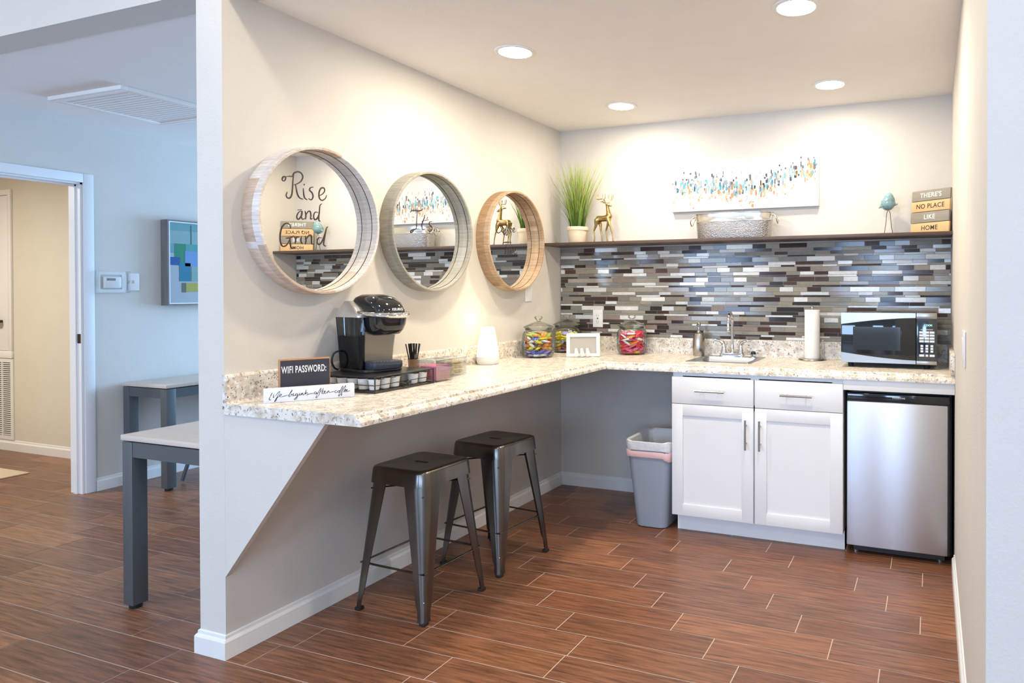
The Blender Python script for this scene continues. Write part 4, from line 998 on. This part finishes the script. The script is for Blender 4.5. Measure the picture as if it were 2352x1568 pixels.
# stirrers
sc = thing('stirrer_cup', 'brown cup holding black coffee stirrers behind the coffee maker', 'cup', (.108, -1.545, CZ))
MB().lathe([(0, CZ), (.020, CZ), (.0215, CZ+.002), (.026, CZ+.083), (.0265, CZ+.085), (.0245, CZ+.084), (.0195, CZ+.006), (0, CZ+.005)], (.108, -1.545, 0), 30).build('cup_body', M['cup_brown'], sc)
st = MB().box(-.0026, .0026, -.0008, .0008, 0, .150).build('coffee_stirrer', M['stirrer'], None, local=True); tag(st, 'black plastic coffee stirrer standing in the brown cup', 'stirrer', 'coffee stirrers in the brown cup')
for i in range(26):
    o = st if i == 0 else st.copy()
    if i: COL.objects.link(o)
    a = rnd.uniform(0, 2*PI); lean_ = rnd.uniform(.02, .14) if i < 22 else rnd.uniform(.15, .2)
    o.location = (.108+.008*math.cos(a), -1.545+.008*math.sin(a), CZ+.0065); o.rotation_euler = (-math.sin(a)*lean_, math.cos(a)*lean_, rnd.uniform(0, 3))
# ------------------------------------------------------------------ wire pod drawer
wd = thing('pod_drawer', 'black wire pod drawer under the coffee maker', 'drawer rack', (.185, -1.857, CZ))
X0, X1, Y0, Y1 = .035, .340, -2.024, -1.690; ZT = CZ+.066
MB().box(X0, X1-.004, Y0+.002, Y1-.002, ZT-.005, ZT-.0004, .001).build('top_plate', M['black_plastic'], wd)
b = MB(); r = .0028
def rail(z): return [(X0, Y0, z), (X1, Y0, z), (X1, Y1, z), (X0, Y1, z), (X0, Y0, z)]
for z in (CZ+.004, ZT-.0029):
    q = rail(z)
    for i in range(4): b.tube([q[i], q[i+1]], r, 10)
for x_, y_ in ((X0, Y0), (X1, Y0), (X1, Y1), (X0, Y1)): b.tube([(x_, y_, CZ+.0005), (x_, y_, ZT)], r, 10)
b.build('wire_frame', M['black_wire'], wd)
b = MB()
for z in (CZ+.009, CZ+.030): b.tube([(X1-.006, Y0+.008, z), (X1-.006, Y1-.008, z)], .0016, 8)
for z in (CZ+.009, CZ+.030): b.tube([(X0+.01, Y0+.008, z), (X1-.006, Y0+.008, z)], .0016, 8)
for i in range(7):
    y_ = Y0+.008+i*(Y1-Y0-.016)/6; b.tube([(X0+.01, y_, CZ+.009), (X1-.006, y_, CZ+.009)], .0014, 6)
for i in range(5):
    y_ = Y0+.036+i*.0655
    if i == 2: continue
    b.tube([(X1-.004, y_-.014, ZT-.006), (X1-.003, y_-.014, ZT-.013), (X1-.003, y_+.014, ZT-.013), (X1-.004, y_+.014, ZT-.006)], .0013, 6)
b.build('drawer_basket', M['black_wire'], wd)
b = MB(); b.lathe([(0, 0), (.005, 0), (.005, .010), (.0105, .016), (.011, .022), (.007, .027), (0, .028)], (X1-.003, -1.857, CZ+.028), 20, axis='x'); b.build('knob', M['black_plastic'], wd)
pod = thing('coffee_pod', 'white single-serve coffee pod in the wire drawer', 'coffee pod', (0, 0, 0), group='coffee pods in the wire drawer')
MB().lathe([(0, 0), (.0165, 0), (.0185, .002), (.0225, .038), (.0235, .0395), (.0255, .041), (.0255, .0425), (0, .0425)], (0, 0, 0), 26).build('cup', M['pod_cup'], pod, local=True)
MB().lathe([(0, .0426), (.0245, .0426), (.0240, .0434), (0, .0434)], (0, 0, 0), 26).build('lid', M['pod_lid'], pod, local=True)
k = 0
for i in range(5):
    for j in range(6):
        x_ = X1-.034-i*.0532; y_ = Y0+.032+j*.0537
        if i == 0 and j == 3: continue
        o = pod if k == 0 else copy_tree(pod)
        o.location = (x_, y_, CZ+.0107); k += 1

# ------------------------------------------------------------------ coffee maker
km = thing('coffee_maker', 'black and silver single-serve coffee maker standing on the wire drawer', 'coffee maker', (.150, -1.845, ZT+.0002), R(-14))
def sec(z, x0, x1, y0, y1, r, n=6): return [(x_, y_, z) for x_, y_ in rrect(x0, x1, y0, y1, r, n)]
def L_(mb): return mb
# x = towards the user, y = image right
MB().loft([sec(0, -.100, .098, -.088, .085, .02), sec(.004, -.102, .100, -.090, .087, .022), sec(.016, -.101, .02, -.089, .086, .022)] [:2]+[sec(.012, -.100, .098, -.089, .086, .022)]).build('foot_plate', M['black_plastic'], km, local=True)
MB().loft([sec(.0125, -.098, -.001, -.030, .084, .012), sec(.10, -.102, .004, -.031, .090, .012), sec(.19, -.106, .012, -.032, .096, .012), sec(.225, -.107, .016, -.033, .098, .012)]).build('body', M['dark_plastic'], km, local=True)
# brushed front column behind the cup
MB().loft([sec(.0125, .0, .030, -.062, .080, .014), sec(.10, .006, .038, -.063, .085, .014), sec(.165, .012, .046, -.064, .090, .014)]).build('front_column', pm('brushed_bronze_grey_column', (.30, .285, .25), .3, .9, noise=.1, nscale=30, stretch=(30, 30, 1)), km, local=True)
# reservoir on the viewer's side
MB().loft([sec(.0125, -.098, .060, -.089, -.062, .012), sec(.10, -.103, .062, -.092, -.063, .012), sec(.225, -.110, .068, -.099, -.064, .012)], cap=True).build('reservoir', M['tank'], km, local=True)
MB().loft([sec(.014, -.095, .057, -.0865, -.0645, .010), sec(.10, -.100, .059, -.0892, -.0655, .010), sec(.148, -.1025, .0605, -.0918, -.0665, .010)]).build('water', pm('dark_water', (.035, .045, .06), .12, spec=.6), km, local=True)
b = MB(); b.box(-.062, -.058, -.0665, -.0625, .15, .225).box(-.022, -.019, -.0665, -.0625, .15, .225); b.build('level_mark', M['white_plastic'], km, local=True)
# silver shoulder
MB().loft([sec(.226, -.110, .070, -.100, -.030, .014), sec(.232, -.110, .070, -.100, -.030, .014), sec(.262, -.100, .025, -.088, -.024, .014), sec(.292, -.092, -.045, -.070, -.020, .010)]).build('silver_shoulder', M['bright_silver'], km, local=True)
MB().loft([sec(.226, -.108, .05, .030, .099, .014), sec(.250, -.104, .045, .030, .097, .014), sec(.280, -.094, -.03, .022, .080, .010)]).build('silver_shoulder', M['bright_silver'], km, local=True)
# brew head and lid
b = MB()
b.loft([sec(.150, .050, .090, -.034, .054, .018), sec(.156, .030, .118, -.050, .070, .034), sec(.172, .018, .138, -.060, .080, .048), sec(.195, .012, .148, -.067, .089, .055), sec(.232, .010, .154, -.070, .092, .056)])
b.build('brew_head', M['gloss_black'], km, local=True)
b = MB()
b.loft([sec(.2325, -.095, .150, -.058, .080, .045, 8), sec(.255, -.094, .150, -.060, .080, .05, 8), sec(.285, -.090, .128, -.056, .076, .05, 8), sec(.306, -.078, .096, -.046, .066, .045, 8), sec(.318, -.055, .05, -.028, .048, .036, 8), sec(.321, -.03, .02, -.01, .03, .018, 8)])
b.build('lid', M['gloss_black'], km, local=True)
lv = []
for i in range(25):
    a = -PI*.62+PI*1.24*i/24; lv.append((.060+.108*math.cos(a), .010+.092*math.sin(a), .243-.010*math.cos(a)))
MB().tube(lv, [.010+.006*math.sin(PI*i/24) for i in range(25)], 12, flat=.75).build('lift_handle', M['chrome'], km, local=True)
lettering('logo', 'KEURIG', .0145, (.1525, .022, .258), (0, 1, 0), (0, 0, 1), M['paint_white'], km, local=True, bold=.0003)
b = MB(); b.loft([sec(.0125, .022, .112, -.060, .080, .03), sec(.018, .020, .116, -.063, .083, .032), sec(.040, .020, .116, -.063, .083, .032), sec(.043, .022, .112, -.060, .080, .03)])
b.build('drip_tray', pm('blue_grey_gloss_tray', (.05, .06, .085), .15, spec=.6), km, local=True)
b = MB()
for i in range(9): b.box(.034, .100, -.048+i*.0138, -.044+i*.0138, .0431, .0445)
b.build('tray_grille', M['steel'], km, local=True)
b = MB()
b.tube(smooth_pts([(-.085, -.088, .085), (-.088, -.114, .075), (-.088, -.124, .045), (-.086, -.116, .018), (-.084, -.100, .006)]), .0042, 10); b.build('power_cord', M['black_plastic'], km, local=True)

# ------------------------------------------------------------------ signs on the counter
ang = math.atan2(.147, .087)
ws = thing('wifi_sign', 'square chalkboard sign in orange-brown box frame reading WIFI PASSWORD', 'sign', (.163, -2.1865, CZ), ang)
MB().box(-.085, .085, -.0085, .024, 0, .147, .001).build('box', M['box_wood'], ws, local=True)
bd_ = MB().box(-.0825, .0825, -.0092, -.008, .003, .1435).build('board', M['board_black'], ws, local=True)
lettering('lettering', 'WIFI PASSWORD:', .036, (-.004, -.0094, .108), (1, 0, 0), (0, 0, 1), M['paint_white'], bd_, sx=.50, local=True, bold=.0006, spacing=1.08)
ang = math.atan2(.237, .1775)
lb_ = thing('life_block_sign', 'long white wooden block with handwriting life begins after coffee at the counter end', 'sign', (.2295, -2.2215, CZ), ang)
MB().box(-.148, .148, 0, .035, 0, .0495, .0015).build('block', M['block_white'], lb_, local=True)
life = [[(.015,.80),(.0,.55),(-.018,.25),(-.025,.05),(-.015,.0),(.0,.10)],[(.035,.58),(.025,.38),(.025,.25),(.040,.35)],[(.040,.66),(.042,.70)],
 [(.050,.40),(.085,.75),(.105,.86),(.100,.70),(.070,.25),(.045,-.10),(.040,-.22),(.055,-.10),(.075,.22),(.100,.35)],[(.100,.35),(.125,.48),(.118,.60),(.105,.50),(.105,.30),(.125,.26),(.160,.34),(.215,.40)],
 [(.215,.40),(.250,.80),(.255,.95),(.235,.70),(.215,.28),(.225,.22),(.245,.35),(.245,.50),(.262,.42)],[(.262,.42),(.275,.55),(.268,.38),(.262,.28),(.280,.30),(.300,.42)],
 [(.325,.50),(.305,.50),(.300,.32),(.315,.30),(.328,.48),(.315,.05),(.290,-.18),(.285,-.08),(.310,.15),(.345,.35)],[(.345,.35),(.352,.52),(.348,.30),(.360,.34)],[(.356,.70),(.358,.74)],
 [(.365,.28),(.372,.52),(.374,.34),(.388,.55),(.392,.30),(.405,.36)],[(.405,.36),(.425,.62),(.430,.85),(.422,.60),(.420,.34)],[(.425,.36),(.440,.56),(.452,.36),(.436,.26),(.475,.38),(.535,.42)],
 [(.560,.54),(.540,.54),(.532,.36),(.548,.32),(.562,.52),(.562,.32),(.578,.42)],[(.575,.10),(.560,-.12),(.555,0),(.585,.50),(.615,.90),(.622,.80),(.600,.40),(.585,.0)],[(.625,.30),(.640,.70),(.650,.92),(.638,.60),(.632,.32),(.645,.28),(.660,.40)],[(.605,.55),(.670,.60)],
 [(.660,.40),(.676,.54),(.668,.60),(.658,.46),(.662,.30),(.680,.32),(.700,.48)],[(.700,.28),(.708,.54),(.720,.56),(.726,.36),(.760,.42),(.800,.46)],
 [(.822,.55),(.805,.52),(.798,.34),(.815,.30),(.835,.44)],[(.850,.52),(.838,.46),(.838,.32),(.852,.30),(.860,.44),(.850,.52),(.870,.48)],[(.862,.10),(.850,-.12),(.848,0),(.870,.50),(.900,.98),(.906,.86),(.885,.40),(.868,0)],
 [(.892,.14),(.884,-.08),(.884,.05),(.905,.50),(.935,1.0),(.940,.88),(.920,.40),(.910,.30),(.925,.42)],[(.925,.42),(.942,.54),(.935,.60),(.925,.46),(.930,.32),(.948,.38)],[(.948,.38),(.962,.52),(.955,.58),(.946,.46),(.950,.32),(.970,.36),(1.0,.42)]]
w = MB()
for s_ in life:
    P = smooth_pts([(-.125+.258*a, -.0003, .0105+.033*c) for a, c in s_], 4); n = len(P)
    w.tube(P, [.00045+.00055*abs(math.sin(3*PI*i/max(1, n-1))) for i in range(n)], 6)
w.build('handwriting', M['ink'], lb_, local=True)

# ------------------------------------------------------------------ stools
def make_stool(label):
    t = thing('metal_stool', label, 'stool', group='gunmetal counter stools')
    h = .592; a = .150
    lo = [sec(h-.066, -a-.003, a+.003, -a-.003, a+.003, .045, 7), sec(h-.014, -a+.002, a-.002, -a+.002, a-.002, .042, 7), sec(h-.004, -a+.006, a-.006, -a+.006, a-.006, .04, 7), sec(h, -a+.014, a-.014, -a+.014, a-.014, .036, 7), sec(h-.002, -a+.030, a-.030, -a+.030, a-.030, .028, 7), sec(h-.0035, -.02, .02, -.02, .02, .012, 7),
          sec(h-.0060, -.02, .02, -.02, .02, .012, 7), sec(h-.0050, -a+.030, a-.030, -a+.030, a-.030, .028, 7), sec(h-.008, -a+.012, a-.012, -a+.012, a-.012, .036, 7), sec(h-.016, -a+.005, a-.005, -a+.005, a-.005, .04, 7), sec(h-.066, -a, a, -a, a, .044, 7)]
    b = MB(); b.loft(lo, cap=False)
    n = 32
    so = b.build('seat', M['gunmetal'], t, local=True, angle=50)
    # close the centre; a dark plate on top paints the hand slot's shaded opening
    cb = MB().box(-.0205, .0205, -.0205, .0205, h-.0062, h-.0034)
    cb.build('seat_boss', M['gunmetal'], so, local=True, smooth=False)
    MB().prism(rrect(-.034, .034, -.0095, .0095, .009, 5), h-.0036, h-.0028).build('hand_slot_shade', M['ink'], so, local=True)
    def legpt(z):
        k = (h-.03-z)/(h-.03); return .146+k*.042
    for sx in (-1, 1):
        for sy in (-1, 1):
            loops = []
            for z in [h-.030, h-.066, .45, .36, .27, .18, .10, .075, .055, .012]:
                c = legpt(z); k = (h-.03-z)/(h-.03); w_ = .104-.066*min(1, k*1.10); r_ = w_*.52; t_ = .0028
                if z < .06: w_ *= .9
                if z in (.10, .075): w_ *= 1.04
                out = [(c-w_, c)]
                for i in range(9):
                    a_ = R(90-90*i/8); out.append((c-r_+r_*math.cos(a_), c-r_+r_*math.sin(a_)))
                out.append((c, c-w_))
                inn = [(c-t_, c-w_)]
                for i in range(9):
                    a_ = R(90*i/8); rr = r_-t_; inn.append((c-r_+rr*math.cos(a_), c-r_+rr*math.sin(a_)))
                inn.append((c-w_, c-t_))
                loops.append([(sx*x_, sy*y_, z) for x_, y_ in out+inn])
            lg = MB().loft(loops).build('leg', M['gunmetal'], t, local=True, angle=40)
            c = legpt(.02)-.0145
            ft = MB(); ft.box(c-.013, c+.0145, c-.013, c+.0145, 0, .014, .004, 2, mat=Matrix.Scale(sx, 4, (1, 0, 0)) @ Matrix.Scale(sy, 4, (0, 1, 0)))
            ft.build('rubber_foot', M['rubber'], lg, local=True)
            rv = MB(); cc = legpt(.088)
            rv.ball((sx*(cc-.010), sy*(cc-.010), .088), .0055, u=10, v=8); rv.build('rivet', M['chrome'], lg, local=True)
    z = .196; c = legpt(z)-.006
    for p, q in (((-c, -c), (c, -c)), ((c, -c), (c, c)), ((c, c), (-c, c)), ((-c, c), (-c, -c))):
        d = Vector((q[0]-p[0], q[1]-p[1])).normalized(); s_ = MB()
        s_.tube([(p[0], p[1], z), (q[0], q[1], z)], .0062, 8, flat=.6).build('stretcher', M['gunmetal'], t, local=True)
    z = .498; c = legpt(z)-.010
    for p, q, dz in (((-c, -c), (c, c), 0), ((c, -c), (-c, c), -.008)):
        MB().tube([(p[0], p[1], z+dz), (q[0], q[1], z+dz)], .006, 8, flat=.5).build('cross_brace', M['gunmetal'], t, local=True)
    return t
s1 = make_stool('gunmetal metal stool under the counter, nearer to the viewer')
s1.location = (.334, -1.757, 0); s1.rotation_euler = (0, 0, R(-3))
s2 = copy_tree(s1); s2['label'] = 'gunmetal metal stool behind the nearer one, closer to the bin'
s2.location = (.352, -1.255, 0); s2.rotation_euler = (0, 0, R(-6))

# ------------------------------------------------------------------ waste bin
bn = thing('waste_bin', 'grey plastic waste bin with white liner beside the cabinet', 'bin', (.905, -.455, 0))
def bsec(z, k, g=0., r=.045, n=8):
    x0 = .812+(.760-.812)*k; x1 = .998+(1.034-.998)*k; y0 = -.600+(-.622+.600)*k; y1_ = -.335+(-.262+.335)*k
    return [(x_, y_, z) for x_, y_ in rrect(x0-g, x1+g, y0-g, y1_+g, r, n)]
HB = .475
MB().loft([bsec(0, 0, -.012, .035), bsec(.006, 0, -.002, .04), bsec(.02, .02), bsec(HB, 1), bsec(HB, 1, -.004, .042), bsec(.02, .02, -.004, .042), bsec(.012, .02, -.01, .03)]).build('bin_body', M['bin'], bn)
ln = MB(); rnd = random.Random(4)
def wavy(loop, amp, f=7, ph=0.):
    n = len(loop); return [(x_, y_, z_+amp*math.sin(f*2*PI*i/n+ph)+rnd.uniform(-amp, amp)*.3) for i, (x_, y_, z_) in enumerate(loop)]
lo = [wavy(bsec(HB-.045, .93, .0035), .004, 3), wavy(bsec(HB-.02, .97, .0050), .002, 6), wavy(bsec(HB+.006, 1, .0045), .0025, 5), wavy(bsec(HB+.010, 1, 0), .003, 5), wavy(bsec(HB+.002, .98, -.009), .002, 9), wavy(bsec(HB-.10, .85, -.016), .003, 11), wavy(bsec(HB-.25, .5, -.02), .003, 9)]
ln.loft(lo, cap=False).build('bin_liner', M['liner'], bn)
MB().loft([wavy(bsec(HB-.088, .89, .0055), .010, 3, 1.), wavy(bsec(HB-.082, .89, .0078), .010, 3, 1.), wavy(bsec(HB-.048, .92, .0082), .005, 2, 1.), wavy(bsec(HB-.043, .93, .0062), .005, 2, 1.)], cap=False).build('drawstring_band', M['pink_band'], bn)

# ------------------------------------------------------------------ side room furniture
def desk(name, label, x0, x1, y0, y1, h, loc):
    t = thing(name, label, 'table', loc)
    MB().box(x0, x1, y0, y1, h-.022, h, .002).build('tabletop', M['desk_top'], t)
    b = MB(); i_ = .004; j_ = .007
    b.box(x0+i_+.06, x1-i_-.06, y0+j_, y0+j_+.04, h-.090, h-.028).box(x0+i_+.06, x1-i_-.06, y1-j_-.04, y1-j_, h-.090, h-.028).box(x0+j_, x0+j_+.04, y0+i_+.06, y1-i_-.06, h-.090, h-.028).box(x1-j_-.04, x1-j_, y0+i_+.06, y1-i_-.06, h-.090, h-.028)
    b.box(x0+.07, x1-.07, y0+.07, y1-.07, h-.030, h-.0225)
    b.build('apron', M['desk_leg'], t, smooth=False)
    for x_ in (x0+i_, x1-i_-.060):
        for y_ in (y0+i_, y1-i_-.060):
            lg = MB().box(x_, x_+.060, y_, y_+.060, .018, h-.028, .002).build('leg', M['desk_leg'], t)
            MB().lathe([(.022, 0), (.024, .003), (.024, .018)], (x_+.03, y_+.03, 0), 16).build('glide', M['rubber'], lg)
    return t
desk('side_table', 'pale-topped table with square grey legs just left of the wall end', -.775, -.165, -2.262, -.95, .722, (-.47, -1.6, 0))
desk('desk', 'pale-topped grey desk standing against the side room\'s far wall', -2.765, -2.322, -1.078, .55, .700, (-2.54, -.26, 0))
chh = thing('office_chair', 'chair with dark green seat tucked behind the desk in the side room', 'chair', (-2.20, -.62, 0), 0)
MB().box(-2.40, -1.98, -.80, -.40, .43, .475, .018, 3).build('seat', M['chair_pad'], chh)
MB().tube(smooth_pts([(-2.36, -.78, .43), (-2.43, -.84, .2), (-2.47, -.88, .012)]), .013, 10).build('leg', M['desk_leg'], chh)
MB().tube(smooth_pts([(-2.02, -.78, .43), (-1.96, -.84, .2), (-1.92, -.88, .012)]), .013, 10).build('leg', M['desk_leg'], chh)
MB().tube(smooth_pts([(-2.36, -.42, .43), (-2.42, -.36, .2), (-2.45, -.33, .012)]), .013, 10).build('leg', M['desk_leg'], chh)
MB().tube(smooth_pts([(-2.02, -.42, .43), (-1.96, -.36, .2), (-1.92, -.33, .012)]), .013, 10).build('leg', M['desk_leg'], chh)
for y_ in (-.76, -.44): MB().tube(smooth_pts([(-2.03, y_, .44), (-1.98, y_, .55), (-1.95, y_, .80)]), .011, 10).build('back_post', M['desk_leg'], chh)
MB().box(-1.97, -1.935, -.80, -.40, .60, .82, .012, 3).build('backrest', M['chair_pad'], chh)

# sofa in the lounge behind the viewer, seen only in reflections
sf = thing('sofa', 'grey fabric sofa in the lounge facing the kitchenette', 'sofa', (1.2, -6.6, 0))
MB().box(.2, 2.2, -7.05, -6.2, .06, .30, .03, 3).build('base', M['sofa'], sf)
for x_ in (.38, 1.20): MB().box(x_, x_+.80, -6.90, -6.18, .30, .46, .04, 3).build('seat_cushion', M['sofa'], sf)
for x_ in (.38, 1.20): MB().box(x_, x_+.80, -7.02, -6.80, .46, .86, .06, 3).build('back_cushion', M['sofa'], sf)
for x_ in (.18, 2.02): MB().box(x_, x_+.20, -7.05, -6.2, .06, .62, .05, 3).build('armrest', M['sofa'], sf)
for x_ in (.28, 2.12):
    for y_ in (-6.95, -6.3): MB().lathe([(.02, 0), (.026, .06)], (x_, y_, 0), 12).build('leg', M['black_plastic'], sf)

# ------------------------------------------------------------------ light
def lamp(name, kind, loc, rot, energy, col, **kw):
    l = D.lights.new(name, kind); l.energy = energy; l.color = col
    for k, v in kw.items(): setattr(l, k, v)
    o = D.objects.new(name, l); COL.objects.link(o); o.location = loc; o.rotation_euler = rot; return o
WARM = (1., .885, .71)
EN = {0: 10.5, 1: 6.3, 2: 10, 3: 4.8}
for i, (x_, y_) in enumerate(CANPOS):
    lamp('can_lamp', 'AREA', (x_, y_, H-.0075), (0, 0, 0), EN[i], WARM, shape='DISK', size=.12)
COOL = (.43, .65, 1.)
for w, e in zip(WIN, (74, 86, 58)):
    lamp('window_daylight', 'AREA', ((w[0]+w[1])/2, -7.95, (w[2]+w[3])/2), (R(90), 0, 0), e, COOL, shape='RECTANGLE', size=w[1]-w[0]-.06, size_y=w[3]-w[2]-.06)
lamp('side_room_daylight', 'AREA', (-1.5, 3.1, 1.45), (R(-90), 0, 0), 175, (.33, .60, 1.), shape='RECTANGLE', size=2.0, size_y=1.4)
for lx, ly, le in ((-1.6, -4.6, 7), (.6, -4.9, 10), (2.6, -4.6, 10), (-1.7, -3.7, 6), (.42, -2.82, 6.5), (2.0, -3.1, 5)): lamp('lounge_lamp', 'AREA', (lx, ly, FH-.02), (0, 0, 0), le, (1., .88, .70), shape='DISK', size=.14)
lamp('hall_lamp', 'AREA', (-4.4, -2.4, H-.02), (0, 0, 0), 42, (1., .93, .80), shape='DISK', size=.4)
lamp('diffuser_lamp', 'POINT', (.086, -.975, CZ+.25), (0, 0, 0), .3, (1., .86, .45), shadow_soft_size=.03)
wd_ = D.worlds.new('World'); S.world = wd_; wd_.use_nodes = True
bg = wd_.node_tree.nodes['Background']; bg.inputs[0].default_value = (.70, .83, 1., 1); bg.inputs[1].default_value = 1.2

# ------------------------------------------------------------------ camera
cam = D.cameras.new('Camera'); co = D.objects.new('Camera', cam); COL.objects.link(co)
yaw, pitch, roll = .36052, .00901, -.00124
f0 = Vector((-math.sin(yaw), math.cos(yaw), 0)); r0 = Vector((math.cos(yaw), math.sin(yaw), 0)); u0 = Vector((0, 0, 1))
F = f0*math.cos(pitch)-u0*math.sin(pitch); U = u0*math.cos(pitch)+f0*math.sin(pitch)
Rr = r0*math.cos(roll)+U*math.sin(roll); Uu = U*math.cos(roll)-r0*math.sin(roll)
co.matrix_world = Matrix(((Rr.x, Uu.x, -F.x, 2.35907), (Rr.y, Uu.y, -F.y, -4.10608), (Rr.z, Uu.z, -F.z, 1.31135), (0, 0, 0, 1)))
cam.sensor_width = 36; cam.sensor_fit = 'HORIZONTAL'; cam.lens = 1576.135/2352*36
cam.shift_x = -368.094/2352; cam.shift_y = -100.805/2352
cam.clip_start = .05; cam.clip_end = 60
S.camera = co
S.view_settings.view_transform = 'Standard'; S.view_settings.look = 'None'; S.view_settings.exposure = .62; S.view_settings.gamma = 1; S.view_settings.use_curve_mapping = False
